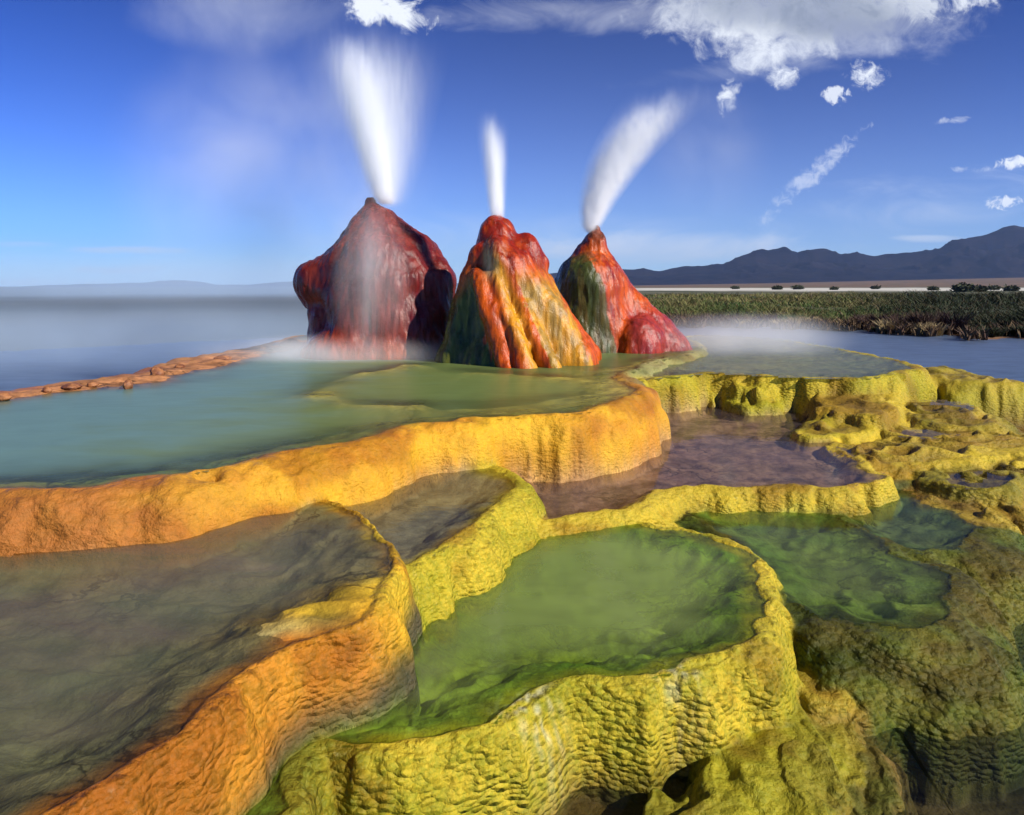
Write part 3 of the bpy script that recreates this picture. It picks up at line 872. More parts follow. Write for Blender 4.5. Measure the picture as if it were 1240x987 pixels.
for i, t in enumerate(TERR):
    own = fo == i
    if not own.any(): continue
    cxy = t['poly'].mean(0)
    loc = (float(cxy[0]), float(cxy[1]), t['zw'])
    if t['pool']:
        e = empty('travertine_terrace', loc, t['label'], 'terrace')
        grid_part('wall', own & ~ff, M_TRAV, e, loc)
        grid_part('basin_floor', own & ff, M_FLOOR, e, loc)
        wet = (OWN == i) & (t['d'] > 0.0)
        for _ in range(3):
            w2 = wet.copy(); w2[1:] |= wet[:-1]; w2[:-1] |= wet[1:]; w2[:, 1:] |= wet[:, :-1]; w2[:, :-1] |= wet[:, 1:]; wet = w2
        wet &= (t['d'] > 0.0)
        keep = wet.reshape(-1)[WQ].any(1)
        flat = np.stack([GX, GY, np.full_like(GX, t['zw'])], -1).reshape(-1, 3)
        v, f, dep = subset(flat, WQ, keep, HS.reshape(-1))
        dep = t['zw'] - dep
        tag(link('pool_water', np_mesh('pool_water', v, f, WATER.get(t['key'], WATER['brown']), attrs={'depth': dep})), kind='structure')
    else:
        o = grid_part('travertine_ledge', own, M_TRAV, None, loc)
        o.location = loc
        tag(o, t['label'], 'ledge')

# ------------------------------------------------------------------ geyser cones
def surface_nets(Fd, org, h):
    nx, ny, nz = Fd.shape
    s = Fd < 0
    cells = [Fd[a:nx - 1 + a, b:ny - 1 + b, c:nz - 1 + c] for a in (0, 1) for b in (0, 1) for c in (0, 1)]
    sg = np.stack([c < 0 for c in cells]); act = sg.any(0) & ~sg.all(0)
    ijk = np.argwhere(act)
    cid = np.full(act.shape, -1, np.int32); cid[act] = np.arange(len(ijk))
    acc = np.zeros((len(ijk), 3)); cnt = np.zeros(len(ijk))
    corners = [(a, b, c) for a in (0, 1) for b in (0, 1) for c in (0, 1)]
    vals = [c[act] for c in cells]
    for p in range(8):
        for r in range(p + 1, 8):
            if sum(abs(x - y) for x, y in zip(corners[p], corners[r])) != 1: continue
            a, b = vals[p], vals[r]
            cr = (a < 0) != (b < 0)
            t = np.where(cr, a / np.where(cr, a - b, 1), 0)
            pt = np.array(corners[p]) + t[:, None] * (np.array(corners[r]) - np.array(corners[p]))
            acc += np.where(cr[:, None], pt, 0); cnt += cr
    Vx = (ijk + acc / cnt[:, None]) * h + org
    faces = []
    for ax in range(3):
        o1, o2 = [(1, 2), (2, 0), (0, 1)][ax]
        sl0 = [slice(1, -1)] * 3; sl1 = [slice(1, -1)] * 3
        sl0[ax] = slice(0, -1); sl1[ax] = slice(1, None)
        a = s[tuple(sl0)]; b = s[tuple(sl1)]
        for flip, mk in ((False, a & ~b), (True, ~a & b)):
            p = np.argwhere(mk)
            p = p + np.array([0 if k == ax else 1 for k in range(3)])
            def cc(d1, d2):
                qd = p.copy(); qd[:, o1] -= d1; qd[:, o2] -= d2
                return cid[qd[:, 0], qd[:, 1], qd[:, 2]]
            f = np.stack([cc(1, 1), cc(0, 1), cc(0, 0), cc(1, 0)], -1)
            faces.append(f[:, ::-1] if flip else f)
    return Vx, np.concatenate(faces)


def round_cone(Pt, a, b, r1, r2):
    ba = b - a; l2 = ba @ ba
    t = np.clip(((Pt - a) @ ba) / l2, 0, 1)
    return np.linalg.norm(Pt - a - t[..., None] * ba, axis=-1) - (r1 + (r2 - r1) * t)


def smin(a, b, k):
    hh = np.clip(0.5 + 0.5 * (b - a) / k, 0, 1)
    return b + (a - b) * hh - k * hh * (1 - hh)


def make_cone(label, Y0, prims, colour, vent_z, origin_px, seed, streak=0.05, h=0.019):
    """prims: (px1,py1,depth1,r1, px2,py2,depth2,r2) seen at distance Y0, radii in the same pixel scale, depth in metres (minus = nearer)"""
    sc = Y0 / F
    ps = []
    for a in prims:
        A = Q(a[0], a[1], Y0) + np.array([0, a[2], 0]); B = Q(a[4], a[5], Y0) + np.array([0, a[6], 0])
        ps.append((A, B, a[3] * sc, a[7] * sc, a[8] if len(a) > 8 else 0.10))
    lo = np.min([np.minimum(p[0] - p[2], p[1] - p[3]) for p in ps], 0) - 0.2
    hi = np.max([np.maximum(p[0] + p[2], p[1] + p[3]) for p in ps], 0) + 0.2
    lo[2] = max(lo[2], -0.45)
    n = np.ceil((hi - lo) / h).astype(int)
    g = np.stack(np.meshgrid(*[lo[k] + h * np.arange(n[k]) for k in range(3)], indexing='ij'), -1).astype(np.float32)
    x, y, z = g[..., 0], g[..., 1], g[..., 2]
    gw = g.copy()
    gw[..., 0] += 0.07 * fbm(x * 1.8, y * 1.8, z * 1.8, oct=2, seed=seed)
    gw[..., 1] += 0.07 * fbm(x * 1.8 + 9, y * 1.8, z * 1.8, oct=2, seed=seed + 3)
    Fd = None
    for A, B, r1, r2, k in ps:
        d = round_cone(gw, A, B, r1, r2)
        Fd = d if Fd is None else smin(Fd, d, k)
    Fd = Fd - streak * fbm(x * 4.0, y * 4.0, z * 1.1, oct=3, seed=seed + 7) - 0.009 * fbm(x * 11, y * 11, z * 5, oct=3, seed=seed + 11) - 0.022 * np.abs(fbm(x * 10, y * 10, z * 1.5, oct=2, seed=seed + 17))
    Fd[:, :, 0] = 1; Fd[0] = 1; Fd[-1] = 1; Fd[:, 0] = 1; Fd[:, -1] = 1; Fd[:, :, -1] = 1
    Vx, Fq = surface_nets(Fd, lo, h)
    nrm = np.zeros_like(Vx)
    fn = np.cross(Vx[Fq[:, 2]] - Vx[Fq[:, 0]], Vx[Fq[:, 3]] - Vx[Fq[:, 1]])
    for k in range(4): np.add.at(nrm, Fq[:, k], fn)
    nrm /= np.linalg.norm(nrm, axis=1, keepdims=True) + 1e-12
    col = colour(Vx, nrm, Y0)
    org = Q(origin_px[0], origin_px[1], Y0); org[2] = -0.1
    e = empty('geyser_cone', tuple(float(v) for v in org), label, 'geyser')
    top = Vx[Fq].mean(1)[:, 2] > vent_z
    for nm_, kp in (('body', ~top), ('vent', top)):
        v, f, nn, c = subset(Vx, Fq, kp, nrm, col)
        link(nm_, np_mesh(nm_, v - org, f, M_CONE, nn, c), e)
    return e


def make_cone_mat():
    m, nt, out = new_mat('wet_mineral_cone')
    pos = geo_pos(nt)
    streak = noise(nt, mapped(nt, pos, (1, 1, 0.16)), 13, 5, 0.6, 0.2)
    blot = noise(nt, pos, 4.5, 5, 0.62, 0.3)
    fine = noise(nt, pos, 45, 4, 0.6)
    k = 0.42 + 0.95 * streak.ss(0.22, 0.78) + 0.25 * blot
    col = hsv_mul(nt, tint(nt), k)
    principled(nt, out, col, 0.16 + 0.22 * noise(nt, pos, 7, 3), 0.30, streak * 0.8 + fine * 0.4 + blot * 0.4, 0.022, 0.9)
    return m


M_CONE = make_cone_mat()
RED, MAROON, FIRE, AMBER = np.array((0.20, 0.013, 0.005)), np.array((0.075, 0.006, 0.006)), np.array((0.45, 0.07, 0.004)), np.array((0.48, 0.21, 0.012))
ALGA_SHADE, CREAM, BROWN = np.array((0.045, 0.055, 0.012)), np.array((0.42, 0.33, 0.16)), np.array((0.14, 0.035, 0.015))


def lerp(a, b, t): return a * (1 - t[:, None]) + b * t[:, None]


def pix(Vx, Y0):
    return HX + Vx[:, 0] * F / Y0, HY + (CZ - Vx[:, 2]) * F / Y0


def streaks(Vx, seed, fx=5.0): return fbm(Vx[:, 0] * fx, Vx[:, 1] * fx, Vx[:, 2] * 0.9, oct=3, seed=seed)


def col_one(Vx, n, Y0):
    a, b = pix(Vx, Y0); s = streaks(Vx, 201, 3.5)
    c = lerp(np.tile(np.array((0.17, 0.024, 0.014)), (len(Vx), 1)), np.tile(MAROON * 1.3, (len(Vx), 1)), np.clip(0.35 + 1.3 * s, 0, 1))
    c = lerp(c, np.tile(FIRE * 0.8, (len(Vx), 1)), sstep(385, 425, b) * np.clip(0.5 + 1.5 * s, 0, 1))
    return c


def col_two(Vx, n, Y0):
    a, b = pix(Vx, Y0); s = streaks(Vx, 211, 9.0); s2 = streaks(Vx, 217, 3.0)
    T = lambda c: np.tile(c, (len(Vx), 1))
    c = lerp(T(RED), T(FIRE), np.clip(sstep(290, 350, b) + 0.9 * s, 0, 1))
    fan = sstep(0.0, 0.03, (a - (618 + (b - 330) * 0.42)) / 100 + 0.12 * s) * sstep(318, 350, b + 25 * s2) * (1 - sstep(0.0, 0.09, (a - (664 + (b - 330) * 0.42)) / 100 + 0.1 * s))
    c = lerp(c, lerp(T(AMBER), T(np.array((0.30, 0.17, 0.03))), np.clip(0.5 + 2 * s, 0, 1)), fan)
    mid = np.exp(-((a - (601 + (b - 320) * 0.38)) / (9 + 5 * s2)) ** 2) * sstep(295, 330, b)
    c = lerp(c, T(AMBER), np.clip(mid * 1.1, 0, 1))
    cream = np.exp(-(((a - 597) / 10) ** 2 + ((b - 318) / 16) ** 2)) * np.clip(0.6 + 2 * s, 0, 1)
    c = lerp(c, T(CREAM), np.clip(cream * 1.4, 0, 1))
    alga_shade = sstep(0, 0.04, ((575 + (b - 340) * 0.27) - a) / 100 + 0.12 * s + 0.05 * s2) * sstep(322, 365, b + 20 * s2)  # dark green algae, with the shade of the left flank painted in
    c = lerp(c, lerp(T(ALGA_SHADE), T(np.array((0.11, 0.115, 0.015))), np.clip(0.4 + 2.2 * s, 0, 1)), alga_shade)
    return c


def col_three(Vx, n, Y0):
    a, b = pix(Vx, Y0); s = streaks(Vx, 221, 9.0); s2 = streaks(Vx, 227, 3.0)
    T = lambda c: np.tile(c, (len(Vx), 1))
    c = lerp(T(FIRE * 0.85), T(RED), np.clip(0.4 + 1.5 * s, 0, 1))
    c = lerp(c, T(BROWN), 1 - sstep(288, 304, b + 14 * s2))
    c = lerp(c, T(FIRE), sstep(330, 370, b) * sstep(736, 750, a) * np.clip(0.7 + s, 0, 1))
    alga_shade = sstep(0, 0.04, ((716 + (b - 300) * 0.20) - a) / 100 + 0.10 * s) * sstep(296, 318, b + 16 * s2)  # unlit left half of the cone, its shade painted as a dark colour
    c = lerp(c, lerp(T(ALGA_SHADE), T(np.array((0.09, 0.06, 0.015))), np.clip(0.3 + 2.0 * s, 0, 1)), alga_shade)
    lob = sstep(748, 760, a) * sstep(362, 385, b)
    c = lerp(c, lerp(T(np.array((0.30, 0.035, 0.02))), T(np.array((0.2, 0.02, 0.02))), np.clip(0.5 + s, 0, 1)), lob)
    return c


make_cone('broadest maroon geyser cone with bulging sides, leftmost of the three', 14.3, [
    (460, 425, 0, 66, 464, 345, 0, 72, 0.1), (464, 340, 0, 72, 457, 292, 0, 38, 0.2), (457, 292, 0, 38, 451, 246, 0, 6, 0.2),
    (394, 346, -0.1, 34, 410, 330, 0.1, 30, 0.25), (398, 380, -0.3, 22, 402, 440, -0.3, 26, 0.10), (514, 348, -0.1, 38, 500, 315, 0, 30, 0.3),
    (508, 385, -0.25, 38, 514, 445, -0.3, 36, 0.3), (436, 370, -0.75, 28, 436, 440, -0.8, 34, 0.14), (478, 350, -0.6, 26, 482, 440, -0.95, 24, 0.14),
    (500, 365, -0.45, 34, 505, 445, -0.6, 42, 0.3), (420, 430, -0.7, 40, 510, 430, -0.6, 40, 0.15)],
    col_one, Q(449, 252, 14.3)[2], (455, 432), 301, 0.055)
make_cone('middle geyser cone, streaked orange, amber and dark green', 12.9, [
    (622, 430, 0.1, 78, 612, 335, 0, 45, 0.1), (612, 335, 0, 45, 604, 285, 0, 22, 0.12), (604, 285, 0, 22, 600, 268, 0, 6, 0.1),
    (640, 318, 0, 21, 636, 300, 0, 18, 0.08), (586, 312, -0.2, 18, 580, 340, -0.1, 20, 0.08), (582, 345, -0.1, 24, 560, 440, -0.1, 34, 0.16),
    (582, 335, -0.50, 11, 618, 445, -1.15, 12, 0.08), (598, 330, -0.52, 9, 640, 448, -1.30, 11, 0.07), (612, 330, -0.50, 8, 664, 446, -1.15, 12, 0.08),
    (640, 350, -0.3, 24, 690, 436, -0.5, 30, 0.14), (655, 350, 0, 16, 706, 432, 0, 22, 0.10), (600, 318, -0.52, 11, 604, 300, -0.35, 12, 0.08)],
    col_two, Q(600, 274, 12.9)[2], (620, 438), 331, 0.045)
make_cone('slender leaning geyser cone with red lobes at its foot, rightmost of the three', 15.2, [
    (716, 430, 0, 56, 715, 345, 0, 42, 0.1), (715, 345, 0, 42, 719, 295, 0, 15, 0.12), (719, 295, 0, 14, 720, 278, 0, 5, 0.08),
    (697, 345, 0, 20, 706, 305, 0, 10, 0.1), (694, 400, 0, 24, 690, 430, 0, 34, 0.12), (742, 345, -0.1, 12, 752, 420, -0.3, 18, 0.12),
    (768, 412, -0.55, 29, 766, 425, -0.55, 31, 0.12), (742, 350, 0.05, 18, 800, 425, 0.1, 34, 0.2), (796, 404, 0.1, 24, 802, 425, 0.1, 32, 0.15), (780, 388, 0.2, 20, 770, 400, 0.2, 26, 0.08),
    (814, 424, -0.1, 18, 822, 430, -0.1, 16, 0.06)],
    col_three, Q(720, 284, 15.2)[2], (722, 425), 361, 0.04)

# ------------------------------------------------------------------ water jets, spray and steam
def volume_mat(name, fn, step=0.25, aniso=-0.4, color=(1, 1, 1)):
    m, nt, out = new_mat(name)
    pos = geo_pos(nt)
    s = nt.nodes.new('ShaderNodeSeparateXYZ'); nt.links.new(pos, s.inputs[0])
    x, y, z = (E(nt, s.outputs[i]) for i in range(3))
    d = fn(nt, pos, x, y, z)
    v = nt.nodes.new('ShaderNodeVolumePrincipled')
    v.inputs['Color'].default_value = (*color, 1); v.inputs['Anisotropy'].default_value = aniso
    nt.links.new(d.max(0.0).s, v.inputs['Density'])
    nt.links.new(v.outputs[0], out.inputs['Volume'])
    m.cycles.volume_step_rate = step
    return m


def tube_mesh(name, centers, radii, mat, nseg=20):
    V, Fc = [], []
    n = len(centers)
    for c, r in zip(centers, radii):
        for k in range(nseg):
            a = 2 * math.pi * k / nseg
            V.append((c[0] + r * math.cos(a), c[1] + r * math.sin(a), c[2]))
    for i in range(n - 1):
        for k in range(nseg):
            k2 = (k + 1) % nseg
            Fc.append((i * nseg + k, i * nseg + k2, (i + 1) * nseg + k2, (i + 1) * nseg + k))
    V.append(tuple(centers[0])); V.append(tuple(centers[-1]))
    tri = []
    for k in range(nseg):
        k2 = (k + 1) % nseg
        tri.append((k2, k, len(V) - 2)); tri.append(((n - 1) * nseg + k, (n - 1) * nseg + k2, len(V) - 1))
    me = bpy.data.meshes.new(name); me.from_pydata(V, [], Fc + tri); me.update(); me.materials.append(mat)
    return me


def jet(label, Y0, base, height_px, axis, s0, s1, dens, top_pow, seed, grain=(4.0, 4.0, 0.5), lo_fade=0.02):
    """axis: px offset = a*t + b*t*t over the height; widths in px"""
    sc = Y0 / F
    B = Q(base[0], base[1], Y0); hz = height_px * sc
    a1, a2 = axis[0] * sc, axis[1] * sc
    def fn(nt, pos, x, y, z):
        t = ((z - B[2]) / hz)
        tcl = t.max(0.0).min(1.0)
        ax = x - B[0] - tcl * a1 - tcl * tcl * a2
        ay = y - B[1]
        sg = (s0 + 0.0) * sc + (tcl ** 0.8) * ((s1 - s0) * sc)
        r2 = (ax * ax + ay * ay) / (sg * sg)
        core = (r2 * -1.0).exp()
        nz = noise(nt, mapped(nt, pos, grain), 2.6, 5, 0.6, 0.3)
        tt_ = tcl + (noise(nt, mapped(nt, pos, (1.6, 1.6, 0.5)), 1.8, 4, 0.6, 0.2) - 0.5) * 0.5 * tcl
        fade = ((1.0 - tt_.min(1.0)) ** top_pow) * t.ss(-0.03, lo_fade) * (1.0 - tt_.ss(0.62, 1.0)) * (1.0 - t.ss(0.9, 1.0))
        d = core * fade * dens * (0.25 + 1.6 * nz.ss(0.25, 0.78))
        return d
    cs, rs = [], []
    for t in np.linspace(-0.02, 1.0, 24):
        tc_ = max(t, 0)
        cs.append((B[0] + a1 * tc_ + a2 * tc_ * tc_, B[1], B[2] + hz * t)); rs.append(2.1 * sc * (s0 + (s1 - s0) * tc_ ** 0.8) + 0.01)
    m = volume_mat('jet_spray', fn, 0.12)
    return m, cs, rs, B


def add_jet(name, label, **kw):
    m, cs, rs, B = jet(label, **kw)
    B = np.array(B)
    o = link(name, tube_mesh(name, [tuple(np.array(c) - B) for c in cs], rs, m)); o.location = tuple(float(v) for v in B)
    return o


e = empty('water_jet', tuple(float(v) for v in Q(466, 240, 14.3)), 'tallest white water jet, fanning out above the broad maroon cone', 'water jet')
for nm_, kw in (('column', dict(base=(466, 243), height_px=212, axis=(-38, -12), s0=7, s1=21, dens=36, top_pow=1.6)),
                ('plume', dict(base=(470, 246), height_px=225, axis=(-20, -6), s0=11, s1=52, dens=2.6, top_pow=0.9))):
    m, cs, rs, B = jet('', 14.3, seed=1, **kw)
    p = link(nm_, tube_mesh(nm_, [tuple(np.array(c) - np.array(e.location)) for c in cs], rs, m), e)
tag(add_jet('water_jet', '', Y0=12.9, base=(602, 266), height_px=138, axis=(-6, -2), s0=4.5, s1=11, dens=40, top_pow=1.3, seed=2),
    'short upright water jet above the middle cone', 'water jet')
tag(add_jet('water_jet', '', grain=(2.4, 2.4, 1.3), Y0=15.2, base=(715, 279), height_px=182, axis=(30, 92), s0=5, s1=30, dens=34, top_pow=1.9, seed=3),
    'arching water jet leaning right above the slender cone', 'water jet')


def cloud_blob(name, center, radii, dens, nscale, thr=(0.3, 0.75), aniso=-0.1, color=(1, 1, 1), step=0.5, label=None, stretch=(1, 1, 1)):
    c = np.array(center, float); r = np.array(radii, float)
    def fn(nt, pos, x, y, z):
        ex, ey, ez = (x - c[0]) / r[0], (y - c[1]) / r[1], (z - c[2]) / r[2]
        f = (1.0 - (ex * ex + ey * ey + ez * ez)).max(0.0)
        n = noise(nt, mapped(nt, pos, stretch), nscale, 4, 0.55, 0.4).ss(*thr)
        return f * f * n * dens
    m = volume_mat(name, fn, step, aniso, color)
    bpy_me = bpy.data.meshes.new(name)
    import bmesh
    bm = bmesh.new(); bmesh.ops.create_icosphere(bm, subdivisions=3, radius=1.02)
    for v in bm.verts: v.co = Vector((v.co.x * r[0], v.co.y * r[1], v.co.z * r[2]))
    bm.to_mesh(bpy_me); bm.free(); bpy_me.materials.append(m)
    o = link(name, bpy_me); o.location = tuple(c)
    return tag(o, label, None, None, 'stuff')


# spray falling back over the left cone, drifting off to the left, and low steam at the feet of the cones
cloud_blob('falling_spray', Q(450, 335, 13.0), (0.85, 0.35, 1.75), 2.3, 1.5, (0.15, 0.85), label='veil of spray falling over the left cone', stretch=(2.2, 1.5, 0.2), step=0.3)
cloud_blob('drifting_mist', Q(330, 210, 16.5), (4.2, 1.6, 3.9), 0.42, 0.5, (0.2, 0.8), label='thin mist drifting left of the tall jet', step=0.6)
cloud_blob('low_steam', Q(410, 428, 13.2), (3.0, 1.2, 0.40), 3.4, 0.7, (0.1, 0.9), label='low white steam at the foot of the left cone', step=0.4)
cloud_blob('low_steam', Q(895, 408, 15.2), (2.7, 1.9, 0.6), 1.15, 0.7, (0.1, 0.9), label='low white steam right of the red lobes', step=0.4)
cloud_blob('low_mist', Q(120, 410, 21), (15, 9, 1.3), 0.17, 0.3, (0.1, 0.9), color=(0.70, 0.86, 1.0), label='bluish mist over the lake at the left', step=1.0)
cloud_blob('low_mist', (-75, 170, 2), (95, 120, 9), 0.016, 0.04, (0.1, 0.8), color=(0.62, 0.80, 1.0), label='blue mist over the plain at the left', step=1.0)
cloud_blob('jet_drift', Q(860, 185, 15.2), (1.5, 0.8, 1.8), 0.26, 0.9, (0.2, 0.8), label='faint drizzle drifting right of the arching jet', step=0.5)

# ------------------------------------------------------------------ rocks on the left bank
def rock_mesh(seed, mat):
    import bmesh
    bm = bmesh.new(); bmesh.ops.create_icosphere(bm, subdivisions=4, radius=1.0)
    v = np.array([p.co for p in bm.verts])
    d = 1 + 0.30 * fbm(v[:, 0] * 1.3 + seed, v[:, 1] * 1.3, v[:, 2] * 1.3, oct=4, seed=seed) + 0.12 * fbm(v[:, 0] * 5, v[:, 1] * 5, v[:, 2] * 5 + seed, oct=3, seed=seed + 2)
    for p, k in zip(bm.verts, d): p.co = p.co * float(k)
    for f in bm.faces: f.smooth = True
    me = bpy.data.meshes.new('rock'); bm.to_mesh(me); bm.free(); me.materials.append(mat)
    return me


mr, nt, out = new_mat('rusty_rock')
pos = geo_pos(nt)
nn = noise(nt, pos, 9, 5, 0.6)
principled(nt, out, mixc(nt, nn.ss(0.35, 0.65), (0.14, 0.045, 0.02), (0.34, 0.14, 0.05)), 0.6, 0.4, nn, 0.03, 0.8)
RK = [rock_mesh(s, mr) for s in (1, 2, 3)]
for k, (x, y, sx, sz, lab) in enumerate([
        (190, 448, 8, 7, 'largest rusty boulder standing on the left bank of the top pool'),
        (87, 466, 13, 4, 'long low rusty rock on the left bank'), (112, 464, 6, 3, 'small rusty rock at the right end of the long low rock'),
        (57, 470, 6, 4, 'small dark rusty rock left of the long low rock'), (155, 463, 6, 6, 'pale orange pointed rock between the boulder and the long low rock'),
        (4, 478, 9, 5, 'rusty rock on the bank at the left edge'), (218, 442, 7, 3, 'low rusty rock just right of the boulder'),
        (270, 432, 10, 3.5, 'low maroon rock on the bank, halfway to the left cone'), (322, 421, 9, 4, 'maroon rock on the bank, second from the left cone'),
        (352, 413, 14, 6, 'broad maroon rock on the bank next to the left cone')]):
    X, Y = P(x, y + sz, 0.02)
    s = Y / F
    o = link('rock', RK[k % 3]); o.location = (X, Y, 0.02 + sz * s * 0.4); o.scale = (sx * s, sx * s * 0.8, sz * s * 1.1); o.rotation_euler = (0, 0, k * 1.9)
    tag(o, lab, 'rock', 'rocks along the left bank')

# ------------------------------------------------------------------ marsh vegetation on the far right shore
def blade_mat(name):
    m, nt, out = new_mat(name)
    c = tint(nt)
    b = principled(nt, out, c, 0.7, 0.2)
    return m


M_BLADE = blade_mat('marsh_blades')


def blades(X, Y, Z, hgt, wid, lean, cols, seed, segs=2):
    """upright leaf blades, two bent quads each"""
    r = np.random.default_rng(seed)
    n = len(X)
    a = r.uniform(0, 2 * np.pi, n); la = r.uniform(0, 2 * np.pi, n); L = lean * r.uniform(0.2, 1, n) * hgt
    wx, wy = np.cos(a) * wid / 2, np.sin(a) * wid / 2
    lx, ly = np.cos(la) * L, np.sin(la) * L
    def ring(t, k): return np.stack([X + lx * t * t + wx * k, Y + ly * t * t + wy * k, Z + hgt * t * (1 - 0.15 * lean * t)], -1)
    pts = np.stack([ring(0, -1), ring(0, 1), ring(0.55, 0.9), ring(0.55, -0.9), ring(1, 0.15), ring(1, -0.15)], 1)
    V = pts.reshape(-1, 3)
    b = (np.arange(n) * 6)[:, None]
    Fc = np.concatenate([b + np.array([[0, 1, 2, 3]]), b + np.array([[3, 2, 4, 5]])])
    return V, Fc, np.repeat(cols, 6, axis=0)


def marsh_points(n, d0, d1, t0, t1, r):
    T = r.uniform(t0, t1, n); k = r.uniform(0, 1, n)
    Y = lake_far(T) + d0 + (d1 - d0) * k ** 1.3
    return T, T * Y, Y


r = np.random.default_rng(5)
n = 130000
T = r.uniform(0.06, 0.95, n); k_ = r.uniform(0, 1, n)
Y = lake_far(T) + 1.5 + 150 * k_ ** 2.6
X = T * Y
cl = fbm(X * 0.22, Y * 0.16, oct=4, seed=401)
kp = cl + r.uniform(-0.25, 0.6, n) > 0.0
T, X, Y, cl = T[kp], X[kp], Y[kp], cl[kp]
n = len(X)
dk = sstep(0.42, 0.62, T + 0.1 * cl)
hg = (0.65 + 0.8 * fbm(X * 0.06, Y * 0.06, oct=3, seed=431)) * (0.4 + 0.85 * np.clip(0.5 + 1.4 * cl, 0, 1)) * r.uniform(0.45, 1.15, n) * (1 + 0.75 * dk) * np.clip((Y - lake_far(T)) / 7, 0.35, 1)
mixv = np.clip(0.5 + 2.0 * fbm(X * 0.10, Y * 0.12, oct=4, seed=411) + r.uniform(-0.4, 0.4, n) + 0.5 * sstep(50, 120, Y), 0, 1)[:, None]
dk = dk[:, None]
dry = (r.uniform(0, 1, n) < 0.22)[:, None]
colv = np.array((0.06, 0.10, 0.02)) * (1 - mixv) + np.array((0.17, 0.155, 0.05)) * mixv
colv = np.where(dry, np.array((0.17, 0.125, 0.055)), colv)
colv = colv * (1 - dk) + np.where(dry, np.array((0.06, 0.045, 0.02)), np.array((0.022, 0.032, 0.012))) * dk
V_, F_, C_ = blades(X, Y, np.full(n, -1.05), hg, 0.055 * r.uniform(0.6, 1.3, n) * np.clip(Y / 45, 1, 3), 1.15, colv, 6)
tag(link('marsh_reeds', np_mesh('marsh_reeds', V_, F_, M_BLADE, colors=C_, smooth=False)), 'green reeds and grass covering the far right shore', None, None, 'stuff')

# brown bank scrub at the water's edge
n = 16000
T, X, Y = marsh_points(n, -0.3, 5, 0.16, 0.95, r)
cl = fbm(X * 0.5, Y * 0.5, oct=3, seed=421)
kp = cl + r.uniform(-0.2, 0.3, n) > 0.0
T, X, Y = T[kp], X[kp], Y[kp]; n = len(X)
mv = r.uniform(0, 1, n)[:, None]
colv = np.array((0.07, 0.035, 0.025)) * (1 - mv) + np.array((0.15, 0.10, 0.05)) * mv
V_, F_, C_ = blades(X, Y, np.full(n, -1.08), r.uniform(0.25, 0.8, n), 0.07 * np.ones(n), 0.9, colv, 8)
tag(link('bank_scrub', np_mesh('bank_scrub', V_, F_, M_BLADE, colors=C_, smooth=False)), 'brown scrub along the edge of the far right shore', None, None, 'stuff')

# tussocks of dry grass along the bank
def tussock(name, cx_, cy_, rad, hgt, ca, cb, seed, nbl=260, lean=0.8):
    r = np.random.default_rng(seed)
    a = r.uniform(0, 2 * np.pi, nbl); q_ = rad * 0.45 * np.sqrt(r.uniform(0, 1, nbl))
    mv = r.uniform(0, 1, nbl)[:, None]
    V_, F_, C_ = blades(q_ * np.cos(a), q_ * np.sin(a), np.zeros(nbl), hgt * r.uniform(0.5, 1.1, nbl), 0.05 * np.ones(nbl), lean, np.array(ca) * (1 - mv) + np.array(cb) * mv, seed)
    o = link(name, np_mesh(name, V_, F_, M_BLADE, colors=C_, smooth=False)); o.location = (cx_, cy_, -1.08)
    return o


for k, (x, y, rad, hg_, lab) in enumerate([
        (968, 397, 1.5, 0.75, 'palest straw tussock at the water edge, left of the dark scrub'), (985, 393, 1.2, 0.7, 'straw tussock behind the palest one'),
        (945, 391, 1.2, 0.6, 'straw tussock left of the palest one'), (905, 388, 1.3, 0.6, 'low straw tussock near the white steam'),
        (1075, 399, 1.2, 0.8, 'straw tussock in front of the dark scrub'), (1125, 401, 1.3, 0.7, 'brown tussock by the muddy bank'),
        (1020, 395, 1.0, 0.6, 'small straw tussock midway along the bank')]):
    X, Y = P(x, y, -1.08)
    Y = lake_far(X / Y) + 0.9; X = (x - HX) * Y / F
    tag(tussock('dry_grass_tussock', X, Y, rad, hg_, (0.30, 0.22, 0.10), (0.42, 0.33, 0.17), 500 + k), lab, 'grass tussock', 'dry grass tussocks along the far bank')
for k, (x, y, rad, hg_, lab) in enumerate([
        (1095, 397, 1.8, 1.1, 'dark maroon bush at the water edge right of the straw tussocks'), (1135, 396, 1.9, 1.2, 'larger dark bush left of the muddy bank'),
        (1050, 394, 1.4, 0.9, 'small dark bush on the bank, farthest left of the dark bushes')]):
    X, Y = P(x, y, -1.08)
    Y = lake_far(X / Y) + 1.6; X = (x - HX) * Y / F
    tag(tussock('bush', X, Y, rad * 1.3, hg_, (0.035, 0.018, 0.018), (0.08, 0.045, 0.03), 540 + k, 700, 0.7), lab, 'bush', 'dark bushes on the far bank')
X, Y = 0.338 * 43, 43.0
tag(tussock('green_tussock', (955 - HX) * 44.5 / F, 44.5, 1.3, 0.75, (0.05, 0.11, 0.02), (0.10, 0.17, 0.04), 560, 300, 0.7), 'bright green tussock among the straw ones on the far bank', 'grass tussock')

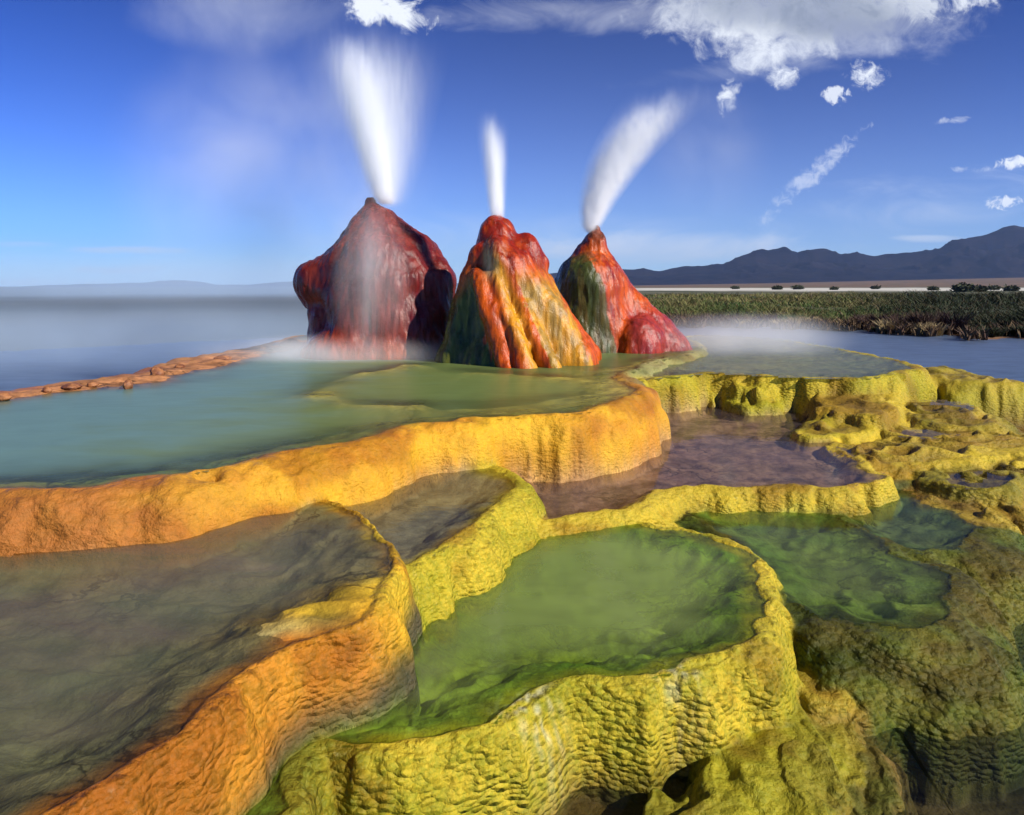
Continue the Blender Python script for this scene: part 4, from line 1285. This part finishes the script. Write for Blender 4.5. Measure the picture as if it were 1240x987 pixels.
# distant shrubs dotted on the plain
def shrub_mesh(seed):
    r = np.random.default_rng(seed)
    n = 500
    d = r.normal(size=(n, 3)); d /= np.linalg.norm(d, axis=1, keepdims=True)
    c = d * (r.uniform(0.3, 1, n) ** 0.5)[:, None] * np.array([1, 1, 0.7]); c[:, 2] += 0.6
    s = 0.16
    o1 = r.normal(size=(n, 3)) * s; o2 = r.normal(size=(n, 3)) * s
    V = np.stack([c, c + o1, c + o1 + o2, c + o2], 1).reshape(-1, 3)
    Fc = np.arange(n * 4).reshape(-1, 4)
    mv = r.uniform(0, 1, n)[:, None]
    colv = np.array((0.03, 0.04, 0.02)) * (1 - mv) + np.array((0.06, 0.065, 0.03)) * mv
    return np_mesh('shrub', V, Fc, M_BLADE, colors=np.repeat(colv, 4, 0), smooth=False)


SH = [shrub_mesh(s) for s in (1, 2)]
for k, (x, D, s) in enumerate([(941, 520, 2.2), (966, 560, 2.4), (1167, 300, 2.6), (1204, 480, 2.2), (1130, 420, 1.8), (1060, 620, 2.2), (1185, 310, 2.0), (890, 640, 2.0), (1010, 480, 1.6), (1225, 360, 2.0)]):
    o = link('shrub', SH[k % 2]); o.location = ((x - HX) * D / F, D, -0.95); o.scale = (s * 1.7, s * 1.7, s); o.rotation_euler = (0, 0, k)
    tag(o, 'tiny dark shrub dotted on the pale plain below the mountains', 'shrub', 'distant shrubs on the plain')

# ------------------------------------------------------------------ air
me = bpy.data.meshes.new('haze')
x0, x1, y0, y1, z0, z1 = -15500, 15500, -400, 14600, -60, 900
me.from_pydata([(x0, y0, z0), (x1, y0, z0), (x1, y1, z0), (x0, y1, z0), (x0, y0, z1), (x1, y0, z1), (x1, y1, z1), (x0, y1, z1)], [],
               [(0, 3, 2, 1), (4, 5, 6, 7), (0, 1, 5, 4), (1, 2, 6, 5), (2, 3, 7, 6), (3, 0, 4, 7)])
m, nt, out = new_mat('haze_air')
v = nt.nodes.new('ShaderNodeVolumePrincipled'); v.inputs['Color'].default_value = (0.35, 0.55, 1.0, 1); v.inputs['Density'].default_value = 3.2e-5
nt.links.new(v.outputs[0], out.inputs['Volume'])
me.materials.append(m)
HAZE = True
if HAZE: tag(link('haze', me), 'thin blue air over the whole plain', None, None, 'stuff')
